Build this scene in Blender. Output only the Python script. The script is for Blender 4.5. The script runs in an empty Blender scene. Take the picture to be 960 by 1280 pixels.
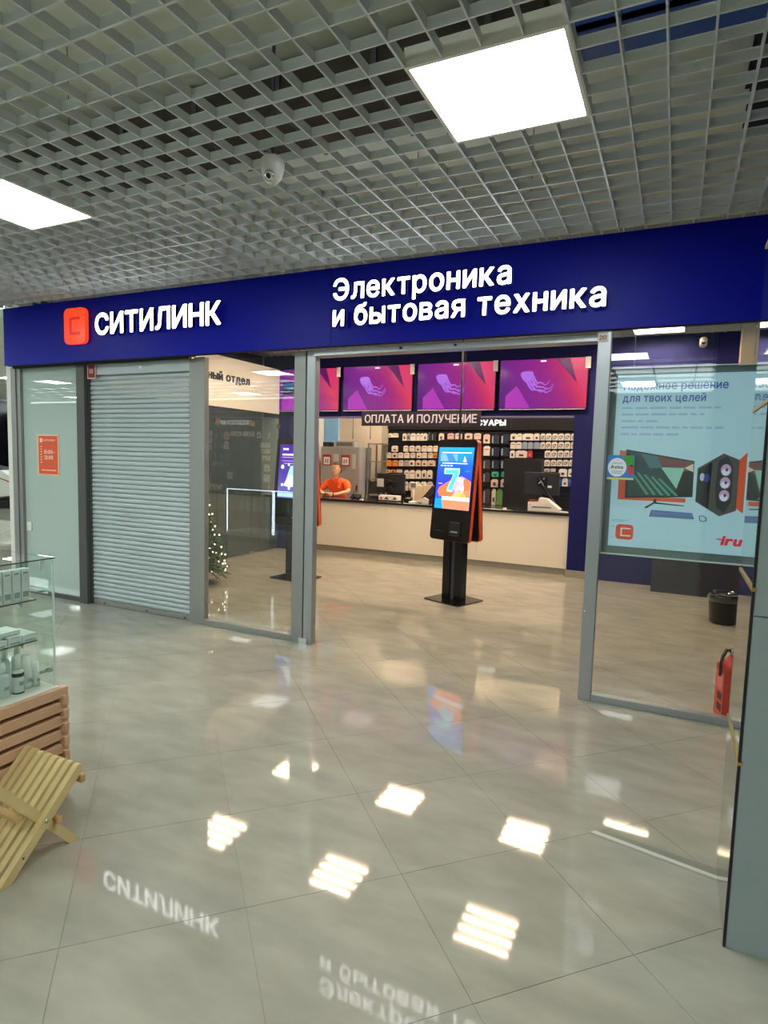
import bpy, bmesh, math, random
from mathutils import Vector, Matrix
random.seed(7)
SC = bpy.context.scene
COL = SC.collection
PI = math.pi

# ------------------------------------------------------------------ camera, world, exposure
cam_data = bpy.data.cameras.new('camera')
cam = bpy.data.objects.new('camera', cam_data)
COL.objects.link(cam)
SC.camera = cam
cam_data.sensor_fit = 'VERTICAL'
cam_data.sensor_height = 36.0
cam_data.lens = 761.43 * 36.0 / 1280.0
cam_data.clip_start = 0.05
RX = (0.90169, 0.43150, 0.02757)
RY = (-0.42765, 0.89942, -0.09031)   # view direction
RZ = (-0.06376, 0.06964, 0.99553)
cam.matrix_world = Matrix(((RX[0], RZ[0], -RY[0], 1.020), (RX[1], RZ[1], -RY[1], -2.210), (RX[2], RZ[2], -RY[2], 1.63), (0, 0, 0, 1)))

world = bpy.data.worlds.new('world')
SC.world = world
world.use_nodes = True
world.node_tree.nodes['Background'].inputs[0].default_value = (0.77, 0.86, 0.87, 1)
world.node_tree.nodes['Background'].inputs[1].default_value = 1.9

SC.view_settings.view_transform = 'Standard'
SC.view_settings.look = 'None'
SC.view_settings.gamma = 1.0
SC.view_settings.use_curve_mapping = False
SC.view_settings.exposure = 1.55
try:
    SC.cycles.use_denoising = True
    SC.cycles.max_bounces = 10
    SC.cycles.glossy_bounces = 5
    SC.cycles.transparent_max_bounces = 16
    SC.cycles.sample_clamp_indirect = 6.0
    SC.cycles.caustics_reflective = False
    SC.cycles.caustics_refractive = False
except Exception:
    pass
HALL_LIGHT = 10.5      # radiance of the hall's light panels
SHOP_LIGHT = 38.0     # radiance of the shop's tubes
CEIL = 3.09
SHOP_CEIL = 3.30
FRONT = 2.19          # plane of the left glazing

# ------------------------------------------------------------------ helpers
def lin(c):
    out = []
    for v in c[:3]:
        v = v / 255.0
        out.append(v / 12.92 if v <= 0.04045 else ((v + 0.055) / 1.055) ** 2.4)
    return (*out, 1.0)

MATS = {}
def mat(name, rgb, rough=0.5, metal=0.0, emit=None, strength=0.0, noise=None, bump=None, spec=None, coat=0.0, alpha=None, trans=0.0, vary=0.0):
    """procedural principled material; noise=(scale, amount, stretch) gives colour grain"""
    if name in MATS:
        return MATS[name]
    m = bpy.data.materials.new(name)
    m.use_nodes = True
    nt = m.node_tree
    b = nt.nodes['Principled BSDF']
    col = lin(rgb)
    b.inputs['Base Color'].default_value = col
    b.inputs['Roughness'].default_value = rough
    b.inputs['Metallic'].default_value = metal
    if spec is not None:
        b.inputs['Specular IOR Level'].default_value = spec
    if coat:
        b.inputs['Coat Weight'].default_value = coat
        b.inputs['Coat Roughness'].default_value = 0.08
    if trans:
        b.inputs['Transmission Weight'].default_value = trans
    if emit is not None:
        b.inputs['Emission Color'].default_value = lin(emit)
        b.inputs['Emission Strength'].default_value = strength
    if noise or bump or vary:
        geo = nt.nodes.new('ShaderNodeTexCoord')
        mp = nt.nodes.new('ShaderNodeMapping')
        nt.links.new(geo.outputs['Object'], mp.inputs['Vector'])
    if noise:
        sc, amt, st = noise
        mp.inputs['Scale'].default_value = st
        n = nt.nodes.new('ShaderNodeTexNoise')
        n.inputs['Scale'].default_value = sc
        n.inputs['Detail'].default_value = 8
        nt.links.new(mp.outputs[0], n.inputs['Vector'])
        r = nt.nodes.new('ShaderNodeValToRGB')
        r.color_ramp.elements[0].position = 0.3
        r.color_ramp.elements[1].position = 0.7
        lo = tuple(max(0, v * (1 - amt)) for v in col[:3]); hi = tuple(min(1, v * (1 + amt)) for v in col[:3])
        r.color_ramp.elements[0].color = (*lo, 1); r.color_ramp.elements[1].color = (*hi, 1)
        nt.links.new(n.outputs['Fac'], r.inputs['Fac'])
        src = r.outputs['Color']
        if vary:
            oi = nt.nodes.new('ShaderNodeObjectInfo')
            hs = nt.nodes.new('ShaderNodeHueSaturation')
            mr = nt.nodes.new('ShaderNodeMapRange')
            mr.inputs['To Min'].default_value = 1 - vary; mr.inputs['To Max'].default_value = 1 + vary
            nt.links.new(oi.outputs['Random'], mr.inputs['Value'])
            nt.links.new(mr.outputs['Result'], hs.inputs['Value'])
            nt.links.new(src, hs.inputs['Color'])
            src = hs.outputs['Color']
        nt.links.new(src, b.inputs['Base Color'])
        if bump:
            bp = nt.nodes.new('ShaderNodeBump')
            bp.inputs['Strength'].default_value = bump
            bp.inputs['Distance'].default_value = 0.002
            nt.links.new(n.outputs['Fac'], bp.inputs['Height'])
            nt.links.new(bp.outputs[0], b.inputs['Normal'])
    MATS[name] = m
    return m

def glass_mat(name, tint=(0.97, 0.99, 0.98), refl=1.0, frost=0.0, frost_rgb=(200, 215, 205)):
    """clear pane: Fresnel mix of a see-through and a mirror layer, optionally with a frosted share"""
    m = bpy.data.materials.new(name)
    m.use_nodes = True
    nt = m.node_tree
    for n in list(nt.nodes):
        if n.type != 'OUTPUT_MATERIAL':
            nt.nodes.remove(n)
    out = nt.nodes['Material Output']
    tr = nt.nodes.new('ShaderNodeBsdfTransparent'); tr.inputs[0].default_value = (*tint, 1)
    gl = nt.nodes.new('ShaderNodeBsdfGlossy'); gl.inputs['Roughness'].default_value = 0.0
    gl.inputs['Color'].default_value = (refl, refl, refl, 1)
    fr = nt.nodes.new('ShaderNodeFresnel'); fr.inputs['IOR'].default_value = 1.5
    mx = nt.nodes.new('ShaderNodeMixShader')
    # reflect only where the ray enters the pane (the far face of a thin pane adds no total reflection)
    gb = nt.nodes.new('ShaderNodeNewGeometry')
    inv = nt.nodes.new('ShaderNodeMath'); inv.operation = 'SUBTRACT'; inv.inputs[0].default_value = 1.7
    mu = nt.nodes.new('ShaderNodeMath'); mu.operation = 'MULTIPLY'; mu.use_clamp = True
    m17 = nt.nodes.new('ShaderNodeMath'); m17.operation = 'MULTIPLY'; m17.inputs[1].default_value = 1.7
    nt.links.new(gb.outputs['Backfacing'], m17.inputs[0]); nt.links.new(m17.outputs[0], inv.inputs[1])
    nt.links.new(fr.outputs[0], mu.inputs[0]); nt.links.new(inv.outputs[0], mu.inputs[1])
    nt.links.new(mu.outputs[0], mx.inputs[0])
    src = tr.outputs[0]
    if frost:
        df = nt.nodes.new('ShaderNodeBsdfDiffuse'); df.inputs[0].default_value = lin(frost_rgb)
        m2 = nt.nodes.new('ShaderNodeMixShader'); m2.inputs[0].default_value = frost
        nt.links.new(tr.outputs[0], m2.inputs[1]); nt.links.new(df.outputs[0], m2.inputs[2])
        src = m2.outputs[0]
    nt.links.new(src, mx.inputs[1]); nt.links.new(gl.outputs[0], mx.inputs[2])
    nt.links.new(mx.outputs[0], out.inputs['Surface'])
    MATS[name] = m
    return m

def emis(name, rgb, strength):
    if name in MATS:
        return MATS[name]
    m = bpy.data.materials.new(name); m.use_nodes = True
    b = m.node_tree.nodes['Principled BSDF']
    b.inputs['Base Color'].default_value = (0, 0, 0, 1)
    b.inputs['Roughness'].default_value = 0.25
    b.inputs['Emission Color'].default_value = lin(rgb)
    b.inputs['Emission Strength'].default_value = strength
    MATS[name] = m
    return m

class MB:
    def __init__(self):
        self.bm = bmesh.new()
        self.mi = 0
    def _tag(self, faces):
        for f in faces:
            f.material_index = self.mi
    def box(self, x0, x1, y0, y1, z0, z1, bev=0.0, seg=2, M=None):
        vs = [self.bm.verts.new((x, y, z)) for x in (x0, x1) for y in (y0, y1) for z in (z0, z1)]
        q = [(0, 1, 3, 2), (4, 6, 7, 5), (0, 4, 5, 1), (2, 3, 7, 6), (0, 2, 6, 4), (1, 5, 7, 3)]
        fs = [self.bm.faces.new([vs[i] for i in f]) for f in q]
        self._tag(fs)
        if M is not None:
            bmesh.ops.transform(self.bm, matrix=M, verts=vs)
        if bev > 0:
            es = list({e for f in fs for e in f.edges})
            r = bmesh.ops.bevel(self.bm, geom=es, offset=bev, segments=seg, affect='EDGES', profile=0.5)
            self._tag(r['faces'])
        return self
    def prism(self, pts, axis, d0, d1, M=None):
        """extrude a 2-D outline; axis 'x': pts=(y,z), 'y': pts=(x,z), 'z': pts=(x,y)"""
        def P(p, d):
            return {'x': (d, p[0], p[1]), 'y': (p[0], d, p[1]), 'z': (p[0], p[1], d)}[axis]
        a = [self.bm.verts.new(P(p, d0)) for p in pts]
        b = [self.bm.verts.new(P(p, d1)) for p in pts]
        fs = [self.bm.faces.new(a[::-1]), self.bm.faces.new(b)]
        n = len(pts)
        for i in range(n):
            fs.append(self.bm.faces.new([a[i], a[(i + 1) % n], b[(i + 1) % n], b[i]]))
        self._tag(fs)
        if M is not None:
            bmesh.ops.transform(self.bm, matrix=M, verts=a + b)
        return self
    def lathe(self, prof, n=20, c=(0, 0, 0), M=None):
        rings = []
        new = []
        for r, z in prof:
            ring = [self.bm.verts.new((c[0] + r * math.cos(2 * PI * k / n), c[1] + r * math.sin(2 * PI * k / n), c[2] + z)) for k in range(n)]
            rings.append(ring); new += ring
        fs = []
        for a, b in zip(rings, rings[1:]):
            for k in range(n):
                fs.append(self.bm.faces.new([a[k], a[(k + 1) % n], b[(k + 1) % n], b[k]]))
        fs.append(self.bm.faces.new(rings[0][::-1])); fs.append(self.bm.faces.new(rings[-1]))
        for f in fs:
            f.smooth = True
        self._tag(fs)
        if M is not None:
            bmesh.ops.transform(self.bm, matrix=M, verts=new)
        return self
    def tube(self, pts, r, n=8):
        pts = [Vector(p) for p in pts]
        rs = r if isinstance(r, (list, tuple)) else [r] * len(pts)
        rings = []
        for i, p in enumerate(pts):
            d = (pts[min(i + 1, len(pts) - 1)] - pts[max(i - 1, 0)]).normalized()
            u = d.cross(Vector((0, 0, 1)))
            if u.length < 1e-3:
                u = d.cross(Vector((0, 1, 0)))
            u.normalize(); v = d.cross(u)
            rings.append([self.bm.verts.new(p + (u * math.cos(2 * PI * k / n) + v * math.sin(2 * PI * k / n)) * rs[i]) for k in range(n)])
        fs = []
        for a, b in zip(rings, rings[1:]):
            for k in range(n):
                fs.append(self.bm.faces.new([a[k], a[(k + 1) % n], b[(k + 1) % n], b[k]]))
        fs.append(self.bm.faces.new(rings[0][::-1])); fs.append(self.bm.faces.new(rings[-1]))
        for f in fs:
            f.smooth = True
        self._tag(fs)
        return self
    def ball(self, c, r, n=10):
        prof = [(max(1e-4, r * math.sin(PI * k / n)), -r * math.cos(PI * k / n)) for k in range(n + 1)]
        return self.lathe(prof, 12, c)
    def poly(self, pts):
        f = self.bm.faces.new([self.bm.verts.new(p) for p in pts])
        self._tag([f])
        return self
    def mesh(self, name):
        bmesh.ops.recalc_face_normals(self.bm, faces=self.bm.faces)
        me = bpy.data.meshes.new(name)
        self.bm.to_mesh(me)
        self.bm.free()
        return me

def obj(name, mb, m, parent=None, loc=None, rot=None):
    me = mb.mesh(name) if isinstance(mb, MB) else mb
    if m is not None and len(me.materials) == 0:
        for q in (m if isinstance(m, (list, tuple)) else [m]):
            me.materials.append(q)
    o = bpy.data.objects.new(name, me)
    COL.objects.link(o)
    if parent is not None:
        o.parent = parent
    if loc is not None:
        o.location = loc
    if rot is not None:
        o.rotation_euler = rot
    return o

def tag(o, label=None, cat=None, group=None, kind=None):
    if label: o['label'] = label
    if cat: o['category'] = cat
    if group: o['group'] = group
    if kind: o['kind'] = kind
    return o

def thing(name, label, cat, loc=(0, 0, 0), rotz=0.0, group=None):
    o = bpy.data.objects.new(name, None)
    o.empty_display_size = 0.1
    COL.objects.link(o)
    o.location = loc
    o.rotation_euler = (0, 0, rotz)
    return tag(o, label, cat, group)

def structure(name, loc=(0, 0, 0), label=None):
    o = bpy.data.objects.new(name, None)
    COL.objects.link(o)
    o.location = loc
    return tag(o, kind='structure', label=label)

def sbox(name, m, b, label=None, bev=0.0):
    o = obj(name, MB().box(*b, bev=bev), m)
    return tag(o, kind='structure', label=label)

def B(*a, **k):
    return MB().box(*a, **k)

def copy_tree(o, parent=None):
    c = o.copy()
    COL.objects.link(c)
    c.parent = parent
    for ch in list(o.children):
        copy_tree(ch, c)
    return c

def rrect(x0, x1, y0, y1, r, n=5):
    pts = []
    for cx, cy, a0 in ((x1 - r, y0 + r, -PI / 2), (x1 - r, y1 - r, 0), (x0 + r, y1 - r, PI / 2), (x0 + r, y0 + r, PI)):
        for k in range(n + 1):
            a = a0 + PI / 2 * k / n
            pts.append((cx + r * math.cos(a), cy + r * math.sin(a)))
    return pts

# ---- lettering: glyph meshes from Blender's built-in font
def outline_fill(ch):
    """flat filled outline of one glyph: (2-D points, triangles); tests each triangle against the outlines"""
    from mathutils.geometry import delaunay_2d_cdt
    c = bpy.data.curves.new('lettering', 'FONT')
    c.body = ch; c.size = 1.0; c.resolution_u = 3; c.fill_mode = 'NONE'
    o = bpy.data.objects.new('lettering', c)
    bpy.context.scene.collection.objects.link(o)
    dg = bpy.context.evaluated_depsgraph_get(); dg.update()
    me = bpy.data.meshes.new_from_object(o.evaluated_get(dg))
    P = [v.co.to_2d() for v in me.vertices]; E = [tuple(e.vertices) for e in me.edges]
    bpy.data.objects.remove(o); bpy.data.curves.remove(c); bpy.data.meshes.remove(me)
    nv, ne, nf, _, _, _ = delaunay_2d_cdt(P, E, [], 0, 1e-5)
    # winding test: signed crossings of the original outline edges
    fs = []
    # contour order: neighbours run upwards, the closing edge runs from the last point back to the first
    D = [(min(a, b), max(a, b)) if abs(a - b) == 1 else (max(a, b), min(a, b)) for a, b in E]
    for f in nf:
        for k in range(1, len(f) - 1):
            t = (f[0], f[k], f[k + 1])
            cx = sum(nv[i].x for i in t) / 3; cy = sum(nv[i].y for i in t) / 3 + 1e-7
            n = 0
            for a, b in D:
                ya, yb = P[a].y, P[b].y
                if (ya > cy) != (yb > cy):
                    if P[a].x + (cy - ya) / (yb - ya) * (P[b].x - P[a].x) > cx: n += 1 if yb > ya else -1
            if n != 0: fs.append(t)
    return [tuple(v) for v in nv], fs

_glyphs = {}
def glyph(ch, bold, ext):
    key = (ch, bold, ext)
    if key not in _glyphs:
        P2, T = outline_fill(ch)
        vs = [(x, y, ext) for x, y in P2]; fs = list(T); nz = []
        if ext > 0:      # walls along the outline and no back face
            n = len(vs)
            vs += [(x, y, -ext) for x, y in P2]
            cnt_ = {}
            for t in T:
                for i in range(3):
                    e = (t[i], t[(i + 1) % 3]); cnt_[frozenset(e)] = cnt_.get(frozenset(e), []) + [e]
            for es in cnt_.values():
                if len(es) == 1:
                    i, j = es[0]; fs.append((i, i + n, j + n, j))
        if bold > 0:      # a heavier weight: overlapped shifted copies
            V = []; F = []
            for k in range(8):
                a = 2 * PI * (k + 0.5) / 8
                n = len(V)
                V += [(v[0] + bold * math.cos(a), v[1] + bold * math.sin(a), v[2] + k * 0.0025) for v in vs]
                F += [tuple(i + n for i in f) for f in fs]
            vs, fs, nz = V, F, nz * 8
        _glyphs[key] = (vs, fs, nz)
    return _glyphs[key]

def lettering(text, width, height, bold=0.02, ext=0.0, gap=0.07, space=0.3, capref='Н'):
    """list of (char, mesh) laid out in local x (0..width), z up (baseline 0, capitals `height`), facing -y"""
    caps = [v[1] for v in glyph(capref, bold, ext / height if ext else 0)[0]]
    ch_ = max(caps); sy = height / ch_
    x = 0.0; lay = []
    for ch in text:
        if ch == ' ':
            x += space; continue
        vs, fs, nz = glyph(ch, bold, ext / sy if ext else 0)
        x0 = min(v[0] for v in vs); x1 = max(v[0] for v in vs)
        lay.append((ch, vs, fs, nz, x - x0)); x += (x1 - x0) + gap
    x -= gap
    sx = width / x
    res = []
    for ch, vs, fs, nz, dx in lay:
        me = bpy.data.meshes.new('letter')
        me.from_pydata([((v[0] + dx) * sx, -v[2] * sy, v[1] * sy) for v in vs], [], fs)
        res.append((ch, me, nz))
    return res

def text_one(name, text, width, height, m, parent, loc, rot=None, **k):
    """flat print: all the glyphs of a line in one mesh"""
    V = []; F = []
    for ch, me, nz in lettering(text, width, height, **k):
        n = len(V)
        V += [tuple(v.co) for v in me.vertices]
        F += [tuple(i + n for i in p.vertices) for p in me.polygons]
        bpy.data.meshes.remove(me)
    me = bpy.data.meshes.new(name); me.from_pydata(V, [], F)
    return obj(name, me, m, parent, loc, rot)

# ------------------------------------------------------------------ materials
M_FLOOR = mat('polished stoneware', (163, 161, 148), rough=0.042, noise=(2.8, 0.14, (1, 2.4, 1)), vary=0.03, spec=0.34)
nt = M_FLOOR.node_tree   # marbling runs in world space so that it differs from tile to tile
_pos = nt.nodes.new('ShaderNodeNewGeometry')
_map = [n for n in nt.nodes if n.type == 'MAPPING'][0]
nt.links.new(_pos.outputs['Position'], _map.inputs['Vector'])
_map.inputs['Rotation'].default_value = (0, 0, 0.6)
M_GROUT = mat('grout', (138, 135, 120), rough=0.9)
M_LOUVRE = mat('louvre paint', (208, 214, 216), rough=0.36)
M_SLAB = mat('concrete soffit', (205, 212, 198), rough=0.95, noise=(2.0, 0.12, (1, 1, 1)))
M_NAVY = mat('navy composite panel', (4, 14, 158), rough=0.42, spec=0.16)
M_NAVYWALL = mat('navy wall paint', (18, 24, 88), rough=0.6, spec=0.25)
M_ALU = mat('satin aluminium', (165, 170, 172), rough=0.38, metal=0.65)
M_ALUW = mat('grey aluminium', (150, 152, 148), rough=0.45, metal=0.45)
M_ALUD = mat('dark grey aluminium', (86, 88, 84), rough=0.5, metal=0.3)
M_SHUT = mat('shutter paint', (176, 188, 190), rough=0.42, metal=0.1, noise=(3, 0.04, (1, 1, 1)))
M_GLASS = glass_mat('clear glass')
M_GLASSG = glass_mat('greenish glass', tint=(0.95, 0.985, 0.97))
M_FROST = glass_mat('frosted glass', tint=(0.8, 0.9, 0.85), frost=0.88, frost_rgb=(186, 204, 196))
M_SMOKE = glass_mat('partition glass', tint=(0.62, 0.70, 0.70), frost=0.34, frost_rgb=(92, 106, 114))
M_WHITE = mat('white paint', (226, 224, 214), rough=0.6)
M_WALL = mat('off white wall paint', (222, 212, 196), rough=0.8, noise=(4, 0.03, (1, 1, 1)))
M_BLACK = mat('black laminate', (24, 23, 25), rough=0.4)
M_MATTE = mat('matt black', (22, 22, 24), rough=0.7)
M_BPLAST = mat('black plastic', (16, 16, 18), rough=0.25)
M_STONE = mat('black counter stone', (38, 36, 38), rough=0.15)
M_ORANGE = mat('orange enamel', (232, 84, 22), rough=0.4)
M_RED = mat('red enamel', (205, 38, 26), rough=0.35)
M_GREY = mat('grey enamel', (160, 160, 158), rough=0.5, metal=0.1)
M_DGREY = mat('dark grey', (66, 68, 72), rough=0.6)
M_CHROME = mat('chrome', (210, 210, 210), rough=0.15, metal=1.0)
M_BRASS = mat('brass trim', (205, 168, 96), rough=0.3, metal=0.8)
M_MIRROR = mat('mirror', (196, 200, 190), rough=0.03, metal=1.0)
M_COLUMN = mat('grey green composite', (150, 162, 163), rough=0.38, noise=(30, 0.03, (1, 1, 1)))
M_WOOD = mat('pine wood', (226, 202, 146), rough=0.5, noise=(6, 0.07, (8, 1.2, 1.2)), vary=0.08)
M_WOODD = mat('brown knotty pine', (200, 164, 112), rough=0.55, noise=(7, 0.2, (2, 6, 6)))
M_SLAT = mat('oiled slat wood', (206, 168, 134), rough=0.5, noise=(6, 0.07, (6, 1, 10)), vary=0.05)
M_SKIRT = mat('grey skirting', (150, 146, 134), rough=0.5)
M_COUNTER = mat('cream laminate', (232, 226, 208), rough=0.45)
M_PAPER = mat('white card', (236, 234, 228), rough=0.6)
M_LETTER = emis('lit acrylic white', (255, 255, 255), 3.0)
M_LETSIDE = mat('letter return', (20, 26, 110), rough=0.4)
M_LOGO = emis('lit acrylic orange', (255, 62, 20), 0.42)
M_LOGO2 = emis('lit acrylic red core', (214, 30, 8), 0.30)
M_TUBE = emis('warm shop tube', (255, 223, 188), SHOP_LIGHT)
M_PANEL = emis('cool light panel', (243, 252, 250), HALL_LIGHT)

# ------------------------------------------------------------------ floor
floor = obj('floor', B(-19, 3.6, -7.2, 9.3, -0.10, -0.002), M_GROUT)
tag(floor, kind='structure')
S2 = math.sqrt(2.0)
tile_me = MB().box(-0.299, 0.299, -0.299, 0.299, -0.009, 0.0).mesh('tile')
tile_me.materials.append(M_FLOOR)
_cv = cam.matrix_world.inverted()
def in_view(p, mx=1.12):
    q = _cv @ Vector(p)
    if q.z > -0.3:
        return False
    return abs(q.x / -q.z) < 480 / 761.43 * mx and abs(q.y / -q.z) < 640 / 761.43 * mx
cands = []
for i in range(-40, 40):
    for j in range(-40, 40):
        u = 0.015 + 0.6 * (i + 0.5); v = 0.195 + 0.6 * (j + 0.5)
        x = (u + v) / S2; y = (u - v) / S2
        if -18.4 < x < 3.1 and -6.7 < y < 8.9:
            cands.append((x, y, in_view((x, y, 0))))
seen = sorted([c for c in cands if c[2]], key=lambda c: (c[0] - 1.02) ** 2 + (c[1] + 2.21) ** 2)
near = seen[:300]
rest = seen[300:] + [c for c in cands if not c[2]]
for x, y, _ in near:
    t = bpy.data.objects.new('tile', tile_me)
    COL.objects.link(t); t.parent = floor
    t.location = (x, y, 0)
    t.rotation_euler = (random.uniform(-0.0008, 0.0008), random.uniform(-0.0008, 0.0008), PI / 4)
mb = MB()
for x, y, _ in rest:
    mb.box(-0.299, 0.299, -0.299, 0.299, -0.009, 0.0, M=Matrix.Translation((x, y, 0)) @ Matrix.Rotation(PI / 4, 4, 'Z'))
tag(obj('tile', mb, M_FLOOR, floor), kind='stuff')
# metal threshold strip set in the floor by the mirrored column
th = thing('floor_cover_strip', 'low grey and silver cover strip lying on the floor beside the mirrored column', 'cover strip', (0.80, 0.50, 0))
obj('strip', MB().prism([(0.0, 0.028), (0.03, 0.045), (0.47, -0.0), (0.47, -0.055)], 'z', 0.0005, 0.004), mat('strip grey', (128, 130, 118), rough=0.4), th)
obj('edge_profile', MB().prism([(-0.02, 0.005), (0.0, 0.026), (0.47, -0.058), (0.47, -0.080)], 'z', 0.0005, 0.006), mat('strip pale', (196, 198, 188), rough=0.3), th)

# ------------------------------------------------------------------ suspended louvre ceilings
def louvre_mesh(n=4, p=0.15, t=0.007, h=0.042):
    mb = MB()
    L = n * p
    for k in range(n):
        w = t if k else 0.010
        mb.box(k * p - w / 2, k * p + w / 2, 0, L, 0, h)
        mb.box(0, L, k * p - w / 2, k * p + w / 2, 0, h)
    me = mb.mesh('louvre_module'); me.materials.append(M_LOUVRE)
    return me
LM = louvre_mesh()
ceiling = obj('ceiling', B(-19, 3.6, -7.2, 2.35, 3.62, 3.72), M_SLAB)
tag(ceiling, kind='structure')
LIGHTS = [(i, j) for i in range(-5, 1) for j in range(-2, 1)]
def is_light(x, y):
    return (round(x / 0.6) % 5 == 0) and (round(y / 0.6) % 5 == 0)
mods = []
for i in range(-30, 5):
    for j in range(-11, 3):
        x, y = i * 0.6, j * 0.6
        if is_light(x, y):
            continue
        mods.append((x, y, in_view((x + 0.3, y + 0.3, CEIL), 1.2)))
mb = MB()
nm = 0
for x, y, vis in sorted(mods, key=lambda c: (c[0] - 1.02) ** 2 + (c[1] + 2.21) ** 2):
    if vis and nm < 290:
        t = bpy.data.objects.new('louvre_module', LM)
        COL.objects.link(t); t.parent = ceiling; t.location = (x, y, CEIL); nm += 1
    elif y > -3.5 and x > -12:
        for k in range(4):
            mb.box(x + k * 0.15 - 0.0035, x + k * 0.15 + 0.0035, y, y + 0.6, CEIL, CEIL + 0.042)
            mb.box(x, x + 0.6, y + k * 0.15 - 0.0035, y + k * 0.15 + 0.0035, CEIL, CEIL + 0.042)
    else:
        mb.box(x, x + 0.6, y, y + 0.012, CEIL, CEIL + 0.042)
        mb.box(x, x + 0.012, y, y + 0.6, CEIL, CEIL + 0.042)
# cut row of louvres that closes against the sign band
for k in range(-37, 24):
    mb.box(k * 0.15 - 0.0035, k * 0.15 + 0.0035, 1.8, 2.028, CEIL, CEIL + 0.042)
mb.box(-5.6, 3.5, 1.7965, 1.8035, CEIL, CEIL + 0.042)
mb.box(-5.6, 3.5, 1.9465, 1.9535, CEIL, CEIL + 0.042)
tag(obj('louvre_module', mb, M_LOUVRE, ceiling), kind='stuff')
# services above the louvres
sv = thing('air_duct', 'dark brown air duct seen through the louvre ceiling', 'duct', (-1.7, 0.74, 3.38))
obj('duct_body', B(-2.2, 2.1, -0.24, 0.24, 0, 0.22), mat('dark brown duct', (58, 50, 40), rough=0.8, noise=(6, 0.3, (1, 1, 1))), sv)
for k in range(8):
    obj('duct_flange', B(-2.0 + k * 0.55, -1.97 + k * 0.55, -0.25, 0.25, -0.004, 0.224), M_DGREY, sv)
sv = thing('cable_tray', 'blue cable tray above the louvres right of the square light', 'tray', (0.98, 0.60, 3.36))
obj('tray_base', B(-0.52, 0.6, -0.13, 0.13, 0, 0.02), mat('blue enamel', (46, 84, 160), rough=0.5), sv)
obj('tray_side', MB().box(-0.52, 0.6, -0.13, -0.12, 0, 0.09).box(-0.52, 0.6, 0.12, 0.13, 0, 0.09), MATS['blue enamel'], sv)
sv = thing('steel_beam', 'dark steel beam hanging above the louvres at the right', 'beam', (1.30, 1.05, 3.40))
obj('web', B(-0.02, 0.02, -0.9, 0.6, 0.01, 0.21), M_MATTE, sv)
obj('flange', MB().box(-0.08, 0.08, -0.9, 0.6, 0, 0.012).box(-0.08, 0.08, -0.9, 0.6, 0.208, 0.22), M_MATTE, sv)
for k, (x, y) in enumerate([(-3.05, -0.62), (-1.85, 0.0), (-1.25, 0.6), (-0.05, 0.62), (0.75, 0.15), (-0.45, 1.2), (-2.45, 1.2), (0.15, 1.5)]):
    w = obj('hanger_wire', MB().tube([(0, 0, 0), (0.005, 0, 0.2), (0, 0, 0.50)], 0.002, 5), M_DGREY, None, (x, y, CEIL + 0.03))
    tag(w, ('thin wire hanging the louvre ceiling, ' + ['far left', 'left of the square light', 'left of and behind the square light', 'behind the left corner of the square light', 'right of the square light', 'above the two-line sign', 'above the word sign', 'near the right of the sign band'][k]), 'wire', 'hanger wires above the louvres')

# ------------------------------------------------------------------ hall light panels
def light_panel(x, y, label):
    t = thing('light_panel', label, 'ceiling light', (x, y, CEIL), 0, 'square light panels of the hall')
    f = MB()
    f.box(0, 0.6, 0, 0.016, -0.004, 0.05).box(0, 0.6, 0.584, 0.6, -0.004, 0.05).box(0, 0.016, 0.016, 0.584, -0.004, 0.05).box(0.584, 0.6, 0.016, 0.584, -0.004, 0.05)
    f.box(0, 0.6, 0, 0.6, 0.05, 0.07)
    obj('frame', f, M_WHITE, t)
    obj('diffuser', B(0.016, 0.584, 0.016, 0.584, 0.0, 0.008), M_PANEL, t)
    return t
names = {(0, 0): 'large bright square light panel at the top right of the ceiling', (-1, 0): 'bright square light panel cut by the left edge above the shutter'}
for i in range(-6, 1):
    for j in range(-2, 1):
        lab = names.get((i, j), 'hall light panel outside the picture, %s column from the right, %s' % (['first', 'second', 'third', 'fourth', 'fifth', 'sixth', 'seventh'][-i], ['row nearest the sign', 'row above the viewer', 'row behind the viewer'][-j]))
        light_panel(i * 3.0, j * 3.0, lab)

# ------------------------------------------------------------------ hall surroundings
M_HALLW = mat('hall wall', (176, 178, 168), rough=0.6)
sbox('wall_right', M_HALLW, (3.45, 3.6, -7.2, 2.3, 0, 3.7))
sbox('wall_back', M_HALLW, (-19, 3.45, -7.3, -7.15, 0, 3.1))
M_DARKSHOP = mat('dark shop front', (12, 15, 24), rough=0.25)
sbox('wall_left', M_DARKSHOP, (-19.1, -19.0, -7.2, 11.0, 0, 3.6), 'dark wall at the far end of the hall')
sbox('wall_far', M_DARKSHOP, (-19, -5.95, 10.9, 11.0, 0, 2.75), 'dark shop front far down the hall at the left edge')
sbox('floor', mat('hall floor far', (150, 150, 140), rough=0.15), (-19, -5.85, 9.3, 11.0, -0.05, -0.001))
sbox('ceiling', M_SLAB, (-19, -5.62, 2.35, 11.0, 3.10, 3.2))
for k, (x, y) in enumerate([(-9.0, 3.0), (-12.0, 3.0), (-9.0, 6.0), (-12.0, 6.0), (-15.0, 6.0), (-15.0, 9.0), (-12.0, 9.0)]):
    t = thing('light_panel', 'light panel over the hall left of the shop, %s' % ['nearest', 'second nearest', 'third', 'fourth', 'fifth', 'farthest left', 'farthest right'][k], 'ceiling light', (x, y, 3.06), 0, 'light panels of the side hall')
    obj('frame', B(0, 0.6, 0, 0.6, 0.008, 0.038), M_WHITE, t)
    obj('diffuser', B(0.015, 0.585, 0.015, 0.585, 0.0, 0.007), M_PANEL, t)
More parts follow.
